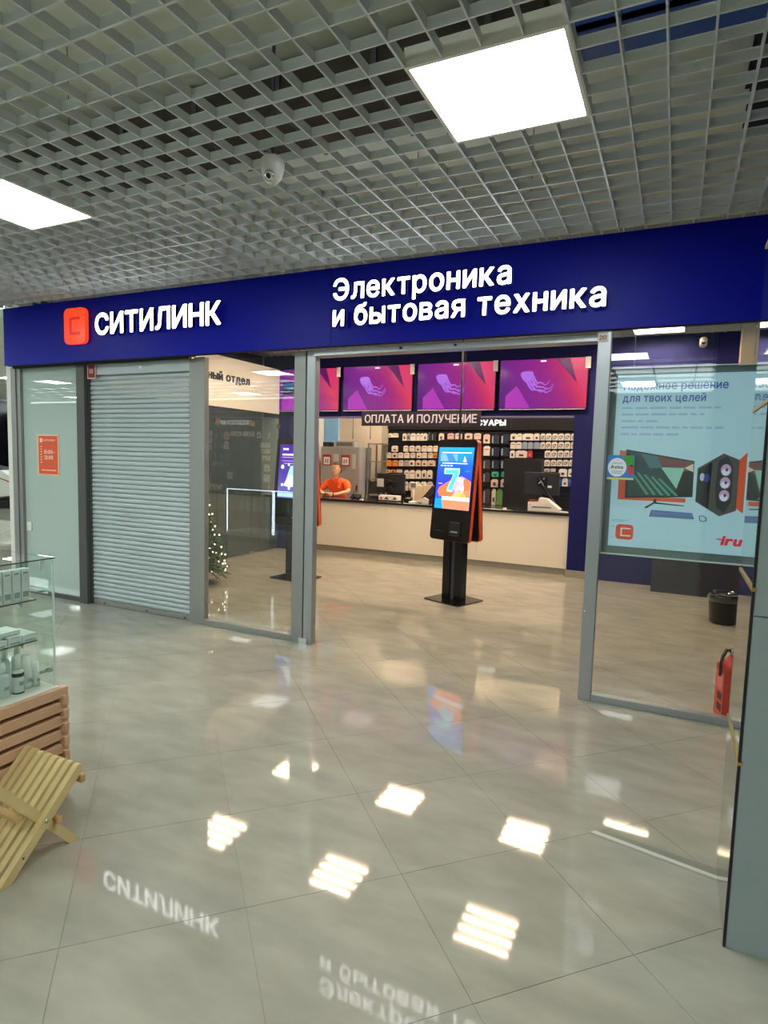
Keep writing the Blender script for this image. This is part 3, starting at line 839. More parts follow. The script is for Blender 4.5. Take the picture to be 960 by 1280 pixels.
PK=[('L',1,-4.111,-4.037,2.011,2.092,'w'),('L',1,-4.024,-3.892,2.012,2.093,'w'),('L',1,-3.808,-3.727,1.951,2.094,'w'),('L',1,-3.719,-3.645,1.952,2.095,'g'),('L',1,-3.637,-3.525,1.953,2.096,'w'),('L',1,-3.512,-3.444,1.954,2.097,'w'),('L',1,-3.437,-3.373,1.955,2.098,'w'),('L',1,-3.363,-3.29,1.957,2.098,'w'),('L',1,-3.277,-3.204,1.958,2.099,'n'),('L',1,-3.185,-3.107,1.959,2.1,'n'),('L',1,-3.058,-2.956,1.961,2.101,'w'),('L',1,-2.884,-2.755,1.992,2.102,'p'),('L',1,-2.73,-2.596,1.994,2.104,'w'),('L',1,-2.543,-2.394,1.996,2.105,'p'),('L',1,-2.37,-2.234,1.998,2.107,'p'),('L',2,-4.026,-3.886,1.735,1.853,'w'),('L',2,-3.781,-3.676,1.74,1.857,'w'),('L',2,-3.654,-3.543,1.743,1.859,'w'),('L',2,-3.528,-3.418,1.745,1.861,'w'),('L',2,-3.398,-3.285,1.748,1.863,'w'),('L',2,-3.274,-3.172,1.751,1.865,'w'),('L',2,-3.158,-3.062,1.753,1.867,'w'),('L',3,-4.132,-4.024,1.606,1.715,'w'),('L',3,-4.015,-3.895,1.609,1.718,'p'),('L',3,-3.879,-3.773,1.613,1.721,'w'),('L',3,-3.758,-3.646,1.616,1.724,'w'),('L',3,-3.631,-3.526,1.619,1.726,'w'),('L',3,-3.499,-3.395,1.622,1.729,'w'),('L',3,-3.381,-3.278,1.625,1.732,'w'),('L',3,-3.263,-3.167,1.628,1.734,'w'),('L',3,-3.159,-3.064,1.631,1.737,'o'),('L',4,-4.134,-4.019,1.447,1.568,'o'),('L',4,-4.01,-3.89,1.451,1.571,'o'),('L',4,-3.874,-3.774,1.455,1.575,'w'),('L',4,-3.759,-3.653,1.459,1.578,'g'),('L',4,-3.645,-3.527,1.463,1.581,'w'),('L',4,-3.513,-3.402,1.467,1.585,'p'),('L',4,-3.388,-3.278,1.47,1.588,'w'),('L',4,-3.264,-3.107,1.476,1.591,'p'),('L',5,-4.122,-4.048,1.322,1.385,'w'),('L',5,-4.037,-3.918,1.327,1.387,'o'),('L',5,-3.907,-3.789,1.331,1.392,'w'),('L',5,-3.74,-3.645,1.217,1.386,'w'),('L',5,-3.632,-3.516,1.222,1.389,'w'),('L',5,-3.506,-3.394,1.227,1.394,'w'),('L',5,-3.381,-3.282,1.232,1.398,'w'),('L',5,-3.27,-3.159,1.237,1.402,'w'),('L',6,-3.745,-3.65,0.983,1.163,'w'),('L',6,-3.643,-3.511,0.99,1.167,'p'),('L',6,-3.504,-3.404,0.995,1.173,'w'),('L',6,-3.398,-3.267,1.001,1.178,'w'),('L',6,-3.255,-3.15,1.007,1.184,'w'),('M',1,-2.187,-2.061,1.924,2.092,'p'),('M',2,-2.178,-2.051,1.701,1.881,'w'),('M',3,-2.167,-2.041,1.46,1.632,'d'),('M',4,-2.156,-2.03,1.219,1.396,'d'),('M',5,-2.143,-2.012,0.828,1.098,'d'),('M',1,-2.029,-1.888,1.922,2.088,'n'),('M',1,-1.857,-1.707,1.924,2.089,'n'),('M',2,-2.019,-1.878,1.7,1.857,'n'),('M',2,-1.847,-1.697,1.704,1.86,'n'),('M',3,-2.009,-1.868,1.472,1.631,'n'),('M',3,-1.836,-1.686,1.478,1.636,'n'),('M',4,-2.01,-1.872,1.319,1.417,'t'),('M',4,-1.832,-1.701,1.325,1.424,'t'),('M',5,-2.01,-1.875,1.133,1.28,'p'),('M',5,-1.837,-1.698,1.141,1.287,'p'),('M',6,-1.985,-1.905,0.807,1.1,'w'),('M',6,-1.901,-1.793,0.813,1.104,'G'),('M',6,-1.785,-1.666,0.821,1.109,'e'),('R',1,-1.694,-1.574,1.985,2.107,'w'),('R',1,-1.569,-1.483,1.987,2.108,'w'),('R',1,-1.478,-1.273,1.989,2.109,'w'),('R',1,-1.271,-1.171,1.991,2.111,'w'),('R',1,-1.161,-1.077,1.992,2.112,'w'),('R',1,-1.068,-0.969,1.993,2.112,'w'),('R',1,-0.959,-0.861,1.995,2.113,'w'),('R',1,-0.852,-0.755,1.996,2.114,'w'),('R',1,-0.746,-0.649,1.998,2.115,'w'),('R',1,-0.64,-0.539,1.999,2.116,'w'),('R',2,-1.687,-1.589,1.835,1.957,'w'),('R',2,-1.584,-1.481,1.837,1.958,'w'),('R',2,-1.476,-1.38,1.839,1.96,'s'),('R',2,-1.375,-1.284,1.841,1.962,'s'),('R',2,-1.274,-1.163,1.844,1.963,'s'),('R',2,-1.159,-1.075,1.845,1.965,'w'),('R',2,-1.065,-0.966,1.847,1.966,'w'),('R',2,-0.957,-0.859,1.849,1.968,'w'),('R',2,-0.85,-0.752,1.852,1.969,'w'),('R',2,-0.743,-0.646,1.854,1.971,'w'),('R',2,-0.637,-0.536,1.856,1.972,'w'),('R',3,-1.685,-1.597,1.674,1.807,'w'),('R',3,-1.587,-1.372,1.68,1.809,'w'),('R',3,-1.368,-1.282,1.682,1.813,'r'),('R',3,-1.073,-0.963,1.691,1.819,'w'),('R',3,-0.96,-0.861,1.693,1.821,'w'),('R',3,-0.852,-0.754,1.696,1.824,'w'),('R',3,-0.746,-0.648,1.699,1.826,'w'),('R',3,-0.64,-0.528,1.702,1.828,'w'),('R',4,-1.07,-0.971,1.543,1.656,'w'),('R',4,-0.962,-0.868,1.547,1.659,'w'),('R',4,-0.859,-0.761,1.55,1.662,'w'),('R',4,-0.752,-0.66,1.553,1.665,'w'),('R',4,-0.651,-0.55,1.557,1.667,'w'),('R',5,-1.073,-0.972,1.449,1.503,'w'),('R',5,-0.959,-0.874,1.452,1.507,'w'),('R',5,-0.815,-0.671,1.371,1.507,'w'),('R',5,-0.658,-0.545,1.376,1.512,'w'),('R',6,-0.817,-0.753,1.2,1.344,'b'),('R',6,-0.751,-0.652,1.205,1.347,'w'),('R',6,-0.65,-0.546,1.21,1.351,'b')]
PKC = {'w': ((230, 222, 212), 'white'), 'p': ((224, 196, 188), 'pale pink'), 'g': ((168, 170, 166), 'grey'), 'n': ((34, 44, 66), 'navy'), 'o': ((232, 150, 40), 'orange'), 'd': ((72, 60, 66), 'dark'),
       't': ((60, 176, 140), 'teal green'), 'G': ((120, 180, 90), 'green and white'), 'e': ((26, 72, 44), 'dark green'), 's': ((150, 168, 186), 'blue grey'), 'r': ((200, 34, 50), 'red'), 'b': ((40, 80, 160), 'blue')}
SECN = {'L': 'left', 'M': 'middle', 'R': 'right'}
ORD = ['first', 'second', 'third', 'fourth', 'fifth', 'sixth', 'seventh', 'eighth', 'ninth', 'tenth', 'eleventh', 'twelfth', 'thirteenth', 'fourteenth', 'fifteenth']
cnt = {}
M_HOOK = M_CHROME
random.seed(3)
for sec, row, x0, x1, z0, z1, c in PK:
    k = cnt.get((sec, row), 0); cnt[(sec, row)] = k + 1
    rgb, cn = PKC[c]
    w = x1 - x0; h = z1 - z0
    d = random.uniform(0.03, 0.06)
    t = thing('accessory_package', '%s accessory package, %s from left in %s row, %s part of product wall' % (cn, ORD[k], ORD[row - 1], SECN[sec]), 'package', ((x0 + x1) / 2, 8.735 - d, z0), 0, 'accessories on the %s part of the product wall' % SECN[sec])
    bodym = mat('package ' + cn, rgb, rough=0.55)
    w *= 0.94
    obj('box', MB().box(-w / 2, w / 2, -0.02, 0.012, 0, h * 0.86), bodym, t)
    tabw = w * 0.26
    obj('hang_tab', MB().prism([(-w / 2, h * 0.86), (w / 2, h * 0.86), (tabw, h), (-tabw, h)], 'y', -0.004, 0.0), bodym, t)
    kind = random.random()
    pm = mat('product print dark', (70, 62, 64), rough=0.6) if c in 'wpgot' else mat('product print light', (150, 160, 176), rough=0.6)
    if sec == 'R' and x0 > -1.25 and row <= 4:    # looped cables
        mb = MB()
        pts = [(math.cos(a) * w * 0.26, -0.022, h * 0.42 + math.sin(a) * h * 0.22) for a in [PI * 0.1 * q for q in range(16)]]
        mb.tube(pts + [(w * 0.3, -0.022, h * 0.7)], w * 0.055, 5)
        obj('cable_loop', mb, pm, t)
    elif c in 'nd':
        obj('print', B(-w / 2, -w / 2 + w * 0.2, -0.022, -0.020, 0.01, h * 0.84), mat('package edge', (150, 165, 176), rough=0.5), t)
    elif kind < 0.55:
        obj('print', B(-w * 0.2, w * 0.2, -0.0215, -0.020, h * 0.2, h * (0.42 + 0.2 * random.random())), pm, t)
    else:
        obj('print', B(-w * 0.34, w * 0.34, -0.0215, -0.020, h * 0.60, h * 0.68), mat('product print red', (176, 60, 56), rough=0.6) if kind > 0.85 else pm, t)
    obj('hook', MB().tube([(0, d - 0.006, h * 0.93), (0, -0.03, h * 0.93), (0, -0.036, h * 0.97)], 0.003, 5), M_HOOK, t)
# black tall cabinet column in front of the wall behind the right monitor
tag(obj('cabinet', MB().box(-1.71, -1.06, 8.42, 8.60, 0, 1.66, bev=0.006), M_MATTE), 'tall plain black cabinet in front of the right part of the product wall', 'cabinet')

# ---- back office furniture on the left
tag(obj('blue_panel', MB().box(-5.61, -5.27, 8.74, 8.78, 0.0, 2.7), mat('sky blue panel', (128, 186, 236), rough=0.6)), 'light blue panel on the back wall above the lockers', 'panel')
lk = thing('locker_cabinet', 'tall grey locker cabinet behind the seated man', 'cabinet', (-5.36, 8.2, 0))
obj('body', MB().box(0, 0.88, 0.02, 0.5, 0, 1.80, bev=0.005), M_GREY, lk)
for k in range(2):
    dd = obj('door', MB().box(0.01 + k * 0.435, 0.435 + k * 0.435, 0, 0.02, 0.02, 1.78, bev=0.003), M_GREY, lk)
    obj('handle', MB().box(0.385 + k * 0.435, 0.405 + k * 0.435, -0.02, 0.0, 0.95, 1.06), M_MATTE, dd)
def notice(x, z, label):
    t = thing('notice_card', label, 'notice', (x, 8.19, z))
    obj('card', B(0, 0.19, 0, 0.006, 0, 0.215), mat('red card', (176, 44, 48), rough=0.6), t)
    obj('paper', B(0.025, 0.165, -0.002, 0.0, 0.02, 0.165), M_PAPER, t)
    mb = MB()
    obj('print', B(0.055, 0.08, -0.003, -0.002, 0.05, 0.13), mat('ink grey', (120, 112, 112), rough=0.6), t)
    obj('print', B(0.105, 0.13, -0.003, -0.002, 0.05, 0.13), MATS['ink grey'], t)
notice(-5.30, 1.43, 'red framed notice on the left locker door')
notice(-4.88, 1.43, 'red framed notice on the right locker door beside the man')
tag(obj('paper_sheet', B(-5.05, -4.95, 8.187, 8.197, 1.45, 1.66), mat('pale sheet', (186, 186, 176), rough=0.6)), 'pale strip of paper on the locker between the two red notices', 'paper')
tag(obj('paper_sheet', B(-4.64, -4.55, 8.187, 8.197, 1.38, 1.66), MATS['pale sheet']), 'pale strip of paper at the right edge of the locker', 'paper')
bx = thing('storage_box', 'flat grey box lying on top of the locker cabinet', 'box', (-5.04, 8.22, 1.80))
obj('box_body', MB().box(0, 0.42, 0, 0.35, 0, 0.11, bev=0.004), M_GREY, bx)
obj('box_slot', B(0.03, 0.38, -0.003, 0.0, 0.02, 0.085), mat('slot grey', (110, 108, 104), rough=0.6), bx)
bx = thing('black_device', 'small black device on the left end of the locker top', 'device', (-5.34, 8.25, 1.80))
obj('device_body', MB().box(0, 0.17, 0, 0.15, 0, 0.09, bev=0.006), M_BPLAST, bx)
obj('device_foot', B(0.03, 0.14, 0.03, 0.12, -0.0, 0.005), M_DGREY, bx)
rk = thing('metal_shelf', 'open grey metal shelf unit right of the lockers', 'shelf', (-4.44, 8.45, 0))
for x in (0.0, 0.295):
    for y in (0.0, 0.36):
        obj('upright', B(x, x + 0.025, y, y + 0.025, 0, 1.89), M_ALUW, rk)
for z in (0.35, 0.78, 1.18, 1.52, 1.865):
    obj('shelf_board', B(0.0, 0.32, 0.0, 0.385, z, z + 0.02), M_ALUW, rk)
pr = thing('laser_printer', 'dark printer standing on the low shelf behind the counter', 'printer', (-4.40, 8.47, 0.80))
obj('printer_body', MB().box(0, 0.24, 0, 0.33, 0, 0.34, bev=0.015), mat('charcoal plastic', (50, 56, 54), rough=0.4), pr)
obj('paper_tray', B(0.03, 0.21, -0.035, 0.02, 0.06, 0.10), M_GREY, pr)
for x, zz in ((-5.40, 2.65), (-4.95, 1.98)):
    pass
wire1 = obj('hanging_cable', MB().tube([(0, 0, 0), (0.004, 0, -0.8), (0, 0, -1.62)], 0.012, 6), M_GREY, None, (-5.02, 8.9, 3.6))
tag(wire1, 'grey hanging cable conduit over the lockers, left one', 'cable')
wire2 = obj('hanging_cable', MB().tube([(0, 0, 0), (0.004, 0, -0.8), (0, 0, -1.62)], 0.012, 6), M_GREY, None, (-4.62, 8.9, 3.6))
tag(wire2, 'grey hanging cable conduit over the metal shelf, right one', 'cable')
for k in range(3):
    tag(obj('wall_pipe', MB().tube([(0, 0, 0), (0, 0, 3.3)], 0.022, 8), mat('pale metal post', (176, 172, 160)), None, (-4.42 + k * 0.065 - 0.02, 9.12, 0)), 'pale vertical pipe on the back wall, %s of three left of the product wall' % ['left one', 'middle one', 'right one'][k], 'pipe', 'pipes on the back wall')

# ---- things on the counter
def monitor(x, y, z, w, h, rz, label, vesa=True):
    t = thing('computer_monitor', label, 'monitor', (x, y, z), rz)
    obj('panel', MB().box(-w / 2, w / 2, 0, 0.035, 0.12, 0.12 + h, bev=0.006), mat('monitor plastic', (30, 30, 32), rough=0.45), t)
    obj('screen', B(-w / 2 + 0.012, w / 2 - 0.012, 0.035, 0.037, 0.135, 0.108 + h), emis('office screen', (120, 150, 190), 0.15), t)
    return t
m1 = monitor(-3.31, 7.12, 0.90, 0.54, 0.33, math.radians(-4), 'black computer monitor seen from behind on the left of the counter')
obj('arm', MB().tube([(0.02, -0.01, 0.30), (-0.05, -0.10, 0.24), (-0.02, -0.09, 0.16), (0.05, -0.02, 0.02)], 0.018, 8), M_BPLAST, m1)
obj('arm_link', MB().tube([(-0.09, -0.02, 0.36), (0.02, -0.06, 0.33), (0.14, -0.05, 0.30)], 0.010, 6), M_BPLAST, m1)
obj('base', MB().box(-0.12, 0.13, -0.08, 0.10, 0.0, 0.015, bev=0.004), M_BPLAST, m1)
obj('white_sticker', B(-0.26, -0.13, -0.003, 0.0, 0.22, 0.36), mat('sticker', (196, 200, 190), rough=0.6), m1)
obj('cable_bundle', MB().tube([(0.0, -0.02, 0.28), (0.06, -0.07, 0.2), (0.12, -0.04, 0.12), (0.18, 0.0, 0.01)], 0.008, 6), M_BPLAST, m1)
rc = thing('receipt_box', 'low white and black box in front of the left monitor', 'box', (-3.42, 6.90, 0.90), 0)
obj('box_body', MB().box(0, 0.36, 0, 0.12, 0.012, 0.095, bev=0.006), M_PAPER, rc)
obj('box_base', B(0.0, 0.37, -0.004, 0.125, 0, 0.012), M_BPLAST, rc)
obj('label_print', B(0.03, 0.07, -0.0015, 0.0, 0.03, 0.06), M_RED, rc)
for q in (0.10, 0.25):
    obj('label_print', MB().prism([(q, 0.03), (q + 0.09, 0.03), (q + 0.05, 0.075)], 'y', -0.0015, 0.0), M_DGREY, rc)
tp = thing('tablet_stand', 'slim white stand with a small square tablet on the counter', 'tablet stand', (-2.80, 6.92, 0.90))
obj('foot', MB().lathe([(0.075, 0), (0.075, 0.012), (0.02, 0.03)], 20), M_WHITE, tp)
obj('stem', MB().tube([(0, 0, 0.02), (0.0, 0, 0.25)], 0.012, 8), M_WHITE, tp)
h_ = obj('head', MB().box(-0.06, 0.06, -0.02, 0.012, 0.23, 0.335, bev=0.008), M_WHITE, tp)
obj('display', B(-0.045, 0.045, -0.0225, -0.02, 0.245, 0.32), mat('grey display', (110, 104, 112), rough=0.3), h_)
b2 = thing('card_terminal', 'small black card terminal left of the white tablet stand', 'terminal', (-2.98, 6.95, 0.90))
obj('body', MB().prism([(0.0, 0.0), (0.16, 0.0), (0.16, 0.075), (0.0, 0.03)], 'x', 0, 0.09), M_BPLAST, b2)
obj('keypad', B(0.02, 0.07, 0.02, 0.09, 0.055, 0.062), M_GREY, b2)
bg = thing('work_bag', 'dark bag with papers on the counter beside the front kiosk', 'bag', (-2.50, 6.93, 0.90))
obj('bag_body', MB().prism([(-0.17, 0), (0.17, 0), (0.19, 0.1), (0.12, 0.24), (0.02, 0.29), (-0.08, 0.17), (-0.17, 0.07)], 'y', 0.0, 0.14), mat('dark fabric', (48, 38, 40), rough=0.8), bg)
obj('bag_strap', MB().tube([(0.12, -0.004, 0.22), (0.02, -0.012, 0.12), (-0.1, -0.004, 0.05)], 0.008, 6), M_BPLAST, bg)
pp = thing('white_scanner', 'white scanner lying beside the dark bag on the counter', 'scanner', (-2.62, 6.84, 0.90))
obj('shell', MB().prism([(-0.10, 0), (0.10, 0), (0.10, 0.07), (0.03, 0.10), (-0.10, 0.03)], 'y', 0, 0.06), M_WHITE, pp)
obj('window', B(-0.08, 0.0, -0.002, 0.0, 0.008, 0.02), M_BPLAST, pp)
for k, (a, b, h2) in enumerate([(0, 0.055, 0.26), (0.06, 0.21, 0.27), (0.215, 0.36, 0.28), (0.365, 0.50, 0.26)]):
    tag(obj('cream_box', MB().box(a, b, 0, 0.12, 0, h2, bev=0.002), mat('cream card', (214, 196, 166), rough=0.7), None, (-2.98, 7.24, 0.90)), 'cream upright box behind the tablet stand, %s of four from the left' % ORD[k], 'box', 'cream boxes behind the tablet stand')
ps = thing('receipt_printer', 'white receipt printer with a sloping side below the right monitor', 'printer', (-0.93, 6.86, 0.90))
obj('body', MB().prism([(0.0, 0.0), (0.44, 0.0), (0.46, 0.03), (0.34, 0.12), (0.27, 0.175), (0.16, 0.19), (0.15, 0.135), (0.0, 0.125)], 'y', 0, 0.22), M_WHITE, ps)
obj('paper_slot', B(0.06, 0.34, -0.003, 0.0, 0.045, 0.062), mat('slot grey', (110, 108, 104), rough=0.6), ps)
obj('red_lid', B(0.01, 0.14, 0.02, 0.20, 0.126, 0.150), mat('dark red lid', (120, 24, 20), rough=0.5), ps)
obj('button', B(0.025, 0.04, -0.003, 0.0, 0.08, 0.095), M_DGREY, ps)
m2 = monitor(-0.80, 7.15, 0.90, 0.52, 0.34, math.radians(4), 'black computer monitor on an arm at the right end of the counter')
for o in m2.children:
    o.location.z += 0.10
obj('arm', MB().tube([(-0.02, -0.02, 0.46), (0.05, -0.09, 0.34), (0.16, -0.05, 0.16), (0.26, 0.03, 0.02)], 0.022, 8), M_BPLAST, m2)
obj('arm_mount', MB().box(-0.07, 0.07, -0.03, 0.0, 0.36, 0.50, bev=0.006), M_BPLAST, m2)
for a in (45, 135, 225, 315):
    ca, sa = math.cos(math.radians(a)), math.sin(math.radians(a))
    obj('mount_bracket', MB().tube([(0.03 * ca, -0.034, 0.43 + 0.03 * sa), (0.10 * ca, -0.012, 0.43 + 0.10 * sa)], 0.006, 5), M_CHROME, m2)
obj('arm_foot', MB().box(0.20, 0.32, -0.02, 0.10, 0.0, 0.02, bev=0.004), M_BPLAST, m2)
obj('label_sticker', B(0.09, 0.15, -0.003, 0.0, 0.33, 0.365), M_PAPER, m2)
tag(obj('folded_note', MB().prism([(0, 0), (0.05, 0), (0.045, 0.02), (0.005, 0.018)], 'y', 0, 0.05), M_PAPER, None, (-1.28, 6.75, 0.90)), 'small white folded note on the counter left of the receipt printer', 'note')
tag(obj('folded_note', MB().prism([(0, 0), (0.13, 0), (0.12, 0.012), (0.01, 0.018)], 'y', 0, 0.06), M_PAPER, None, (-0.47, 6.80, 0.90)), 'white papers at the right end of the counter', 'note')
tag(obj('folded_note', MB().prism([(0, 0), (0.06, 0), (0.05, 0.018), (0.01, 0.016)], 'y', 0, 0.05), M_PAPER, None, (-3.72, 6.78, 0.90)), 'small white note on the counter between the man and the left monitor', 'note')
mouse = obj('computer_mouse', MB().ball((0, 0, 0), 0.03, 8), M_BPLAST, None, (-3.86, 7.0, 0.915))
mouse.scale = (1.0, 1.5, 0.5)
tag(mouse, 'black computer mouse on the counter left of the white note', 'mouse')
ph = thing('desk_phone', 'dark desk phone on the counter right of the man', 'phone', (-4.06, 7.10, 0.90), 0.3)
obj('phone_base', MB().prism([(0, 0), (0.16, 0), (0.16, 0.06), (0, 0.02)], 'x', 0, 0.16), M_BPLAST, ph)
obj('handset', MB().tube([(0.03, 0.02, 0.06), (0.03, 0.08, 0.075), (0.03, 0.14, 0.085)], 0.016, 6), M_BPLAST, ph)

# ------------------------------------------------------------------ service room partition on the left of the shop
pt = structure('wall_service', (-5.12, 0, 0), 'glass partition of the service room on the left of the shop')
obj('sign_board', MB().box(-0.02, 0.0, 2.45, 6.45, 2.30, 3.045), M_WHITE, pt)
obj('board_edge', B(-0.022, 0.003, 2.45, 6.45, 2.285, 2.30), M_MATTE, pt)
ys = [2.45, 3.30, 4.10, 4.90, 5.72, 6.45]
for a, b in zip(ys, ys[1:]):
    obj('pane', B(-0.012, -0.002, a + 0.004, b - 0.004, 0.012, 2.285), M_SMOKE, pt)
    obj('glass_clamp', MB().box(-0.02, 0.012, b - 0.05, b + 0.05, 2.06, 2.13, bev=0.004), mat('bronze clamp', (120, 100, 84), rough=0.4, metal=0.4), pt)
    obj('floor_clamp', MB().box(-0.02, 0.01, b - 0.06, b + 0.06, 0.0, 0.035, bev=0.004), M_CHROME, pt)
obj('back_board', B(-0.49, -0.47, 2.4, 6.6, 0, 3.3), mat('service room wall', (98, 104, 106), rough=0.8), pt)
wb = thing('service_lettering', 'dark wall lettering ending in отдел on the white board over the glass partition', 'sign', (-5.119, 0, 2.69))
def wall_text(text, y1, width, cap, parent, m, bold):
    for ch_, me, nz in lettering(text, width, cap, bold=bold, ext=0.004, gap=0.09, space=0.35):
        me.materials.append(m)
        o = obj('letter', me, None, parent)
        o.rotation_euler = (0, 0, PI / 2)
        o.location = (0.003, y1 - width, 0)
wall_text('Сервисный отдел', 5.64, 1.62, 0.125, wb, mat('navy letter', (30, 34, 62), rough=0.5), 0.03)

# ------------------------------------------------------------------ double sided kiosks
def kiosk(loc, rz, label, kind, W=0.565):
    t = thing('info_kiosk', label, 'kiosk', loc, rz)
    obj('base_plate', MB().prism(rrect(-0.26, 0.26, -0.24, 0.24, 0.03), 'z', 0, 0.012), M_BPLAST, t)
    for x in (-0.085, 0.085):
        obj('post', MB().box(x - 0.055, x + 0.055, -0.05, 0.05, 0.012, 1.05, bev=0.004), M_BPLAST, t)
    obj('cable_channel', B(-0.03, 0.03, -0.03, 0.03, 0.012, 1.0), M_DGREY, t)
    H = 1.15
    tilt = math.radians(5.0)
    for side in (1, -1):
        M = Matrix.Translation((0, -0.125, 0.70)) @ Matrix.Rotation(-tilt, 4, 'X')
        if side < 0:
            M = Matrix.Rotation(PI, 4, 'Z') @ M
        sl = obj('display_unit', MB().prism(rrect(-W / 2, W / 2, 0, H, 0.045), 'y', 0.0, 0.045, M=M), M_ORANGE, t)
        obj('back_cover', MB().prism(rrect(-W / 2 + 0.012, W / 2 - 0.012, 0.012, H - 0.012, 0.035), 'y', 0.045, 0.054, M=M), M_MATTE, sl)
        fr = obj('front_glass', MB().prism(rrect(-W / 2 + 0.002, W / 2 - 0.002, 0.002, H - 0.002, 0.043), 'y', -0.012, -0.0005, M=M), M_BPLAST, sl)
        sw, z0, z1 = 0.50, 0.36, 1.06
        base = ramp_emit('kiosk blue', [(0, (16, 120, 235)), (0.35, (40, 50, 240)), (0.7, (30, 90, 250)), (1.0, (30, 160, 250))], 'Z', 0.62) if kind == 1 else ramp_emit('kiosk violet', [(0, (120, 110, 200)), (0.4, (84, 60, 170)), (1.0, (78, 22, 150))], 'Z', 0.45)
        if True:
            s = MB().box(-sw / 2, sw / 2, -0.0145, -0.0125, z0, z1, M=M)
            obj('screen', s, base, sl)
        def pic(pts, m, lay=0):
            y = -0.0155 - 0.0007 * lay
            mb = MB(); mb.poly([M @ Vector((a * 0.93, y, b)) for a, b in pts]); obj('picture', mb, m, sl)
        def rect(a, b, c, d, m, lay=0):
            pic([(a, c), (b, c), (b, d), (a, d)], m, lay)
        if side < 0:
            continue
        kw = emis('kiosk white', (226, 236, 255), 0.75)
        if kind == 1:
            cy = emis('kiosk cyan', (70, 205, 240), 0.75); cy2 = emis('kiosk pale cyan', (150, 225, 235), 0.8); org = emis('kiosk orange', (250, 104, 58), 0.8); yel = emis('kiosk sand', (236, 170, 90), 0.75); lil = emis('kiosk lilac', (190, 160, 240), 0.75); bl = emis('kiosk azure', (20, 140, 235), 0.7); rd = emis('kiosk salmon', (245, 120, 84), 0.8)
            pic([(-0.267, 0.361), (-0.13, 0.361), (-0.16, 0.47), (-0.267, 0.47)], bl)
            pic([(-0.13, 0.361), (0.267, 0.361), (0.267, 0.46), (-0.16, 0.46)], rd)
            rect(-0.16, 0.267, 0.46, 0.50, kw, 1)
            pic([(-0.20, 0.50), (-0.235, 0.55), (-0.215, 0.60), (-0.10, 0.66), (-0.03, 0.69), (0.02, 0.50)], org)
            pic([(0.02, 0.50), (0.0, 0.68), (0.12, 0.74), (0.267, 0.68), (0.267, 0.50)], org, 1)
            pic([(-0.02, 0.50), (0.05, 0.56), (0.15, 0.58), (0.22, 0.50)], yel, 2)
            pic([(0.12, 0.50), (0.267, 0.50), (0.267, 0.60), (0.20, 0.58), (0.13, 0.53)], rd, 2)
            pic([(-0.155, 0.755), (-0.155, 0.825), (0.085, 0.825), (0.085, 0.77), (-0.005, 0.555), (-0.09, 0.56), (-0.085, 0.60), (-0.01, 0.755)], cy2, 3)
            pic([(-0.125, 0.765), (-0.13, 0.80), (0.065, 0.805), (0.065, 0.765), (-0.02, 0.575), (-0.075, 0.585), (0.01, 0.765)], cy, 4)
            pic([(0.03, 0.52), (0.02, 0.60), (0.08, 0.72), (0.14, 0.73), (0.16, 0.66), (0.17, 0.56), (0.10, 0.58)], lil, 3)
            for cx, cz, r in ((0.075, 0.70, 0.03), (0.14, 0.60, 0.032)):
                pic([(cx + r * math.cos(a), cz + r * math.sin(a)) for a in [2 * PI * q / 10 for q in range(10)]], kw, 5)
            pic([(0.155, 0.72), (0.165, 0.71), (0.065, 0.575), (0.055, 0.585)], kw, 5)
            rect(-0.22, 0.24, 0.995, 1.005, kw, 1)
            rect(-0.235, 0.03, 0.90, 0.985, emis('kiosk pale blue', (110, 160, 250), 0.7), 1)
            pic([(-0.15, 0.985), (-0.05, 0.985), (0.02, 0.90), (-0.1, 0.90)], emis('kiosk steel', (60, 120, 250), 0.7), 2)
            rect(0.03, 0.11, 0.90, 0.99, bl, 1)
            pic([(0.12, 0.90), (0.14, 0.965), (0.175, 0.90)], kw, 1)
            rect(-0.20, 0.19, 0.875, 0.884, kw, 1)
            for q in range(4):
                rect(-0.22 + q * 0.05, -0.185 + q * 0.05, 0.845, 0.857, kw, 1)
            rect(-0.235, -0.17, 0.64, 0.65, lil, 1); rect(0.17, 0.24, 0.79, 0.80, bl, 1)
        else:
            pb = emis('kiosk powder blue', (150, 190, 236), 0.7); pv = emis('kiosk pale mint', (200, 225, 226), 0.7); pk = emis('kiosk orchid', (190, 150, 220), 0.65); ye = emis('kiosk yellow', (232, 220, 120), 0.7)
            for q in range(3):
                rect(-0.21 + q * 0.035, -0.185 + q * 0.035, 0.985, 1.01, kw, 1)
            rect(-0.22, 0.20, 0.915, 0.935, kw, 1)
            rect(-0.22, 0.22, 0.885, 0.895, pk, 1)
            rect(-0.22, -0.02, 0.84, 0.847, pk, 1); rect(-0.18, 0.20, 0.805, 0.814, pk, 1)
            pic([(-0.08, 0.53), (-0.14, 0.55), (-0.06, 0.78), (0.06, 0.79), (0.10, 0.76), (0.02, 0.54)], pb, 1)
            pic([(-0.17, 0.52), (-0.13, 0.58), (-0.06, 0.67), (0.02, 0.65), (0.04, 0.52), (-0.05, 0.50)], pv, 2)
            pic([(0.04, 0.52), (0.03, 0.62), (0.12, 0.66), (0.15, 0.60), (0.10, 0.50)], pk, 2)
            pic([(0.12, 0.68), (0.16, 0.77), (0.21, 0.78), (0.20, 0.66)], pv, 2)
            for cx, cz, r in ((-0.20, 0.765, 0.028), (-0.09, 0.795, 0.018), (-0.19, 0.53, 0.02), (-0.06, 0.485, 0.02), (0.10, 0.485, 0.016)):
                pic([(cx + r * math.cos(a), cz + r * math.sin(a)) for a in [2 * PI * q / 10 for q in range(10)]], kw, 3)
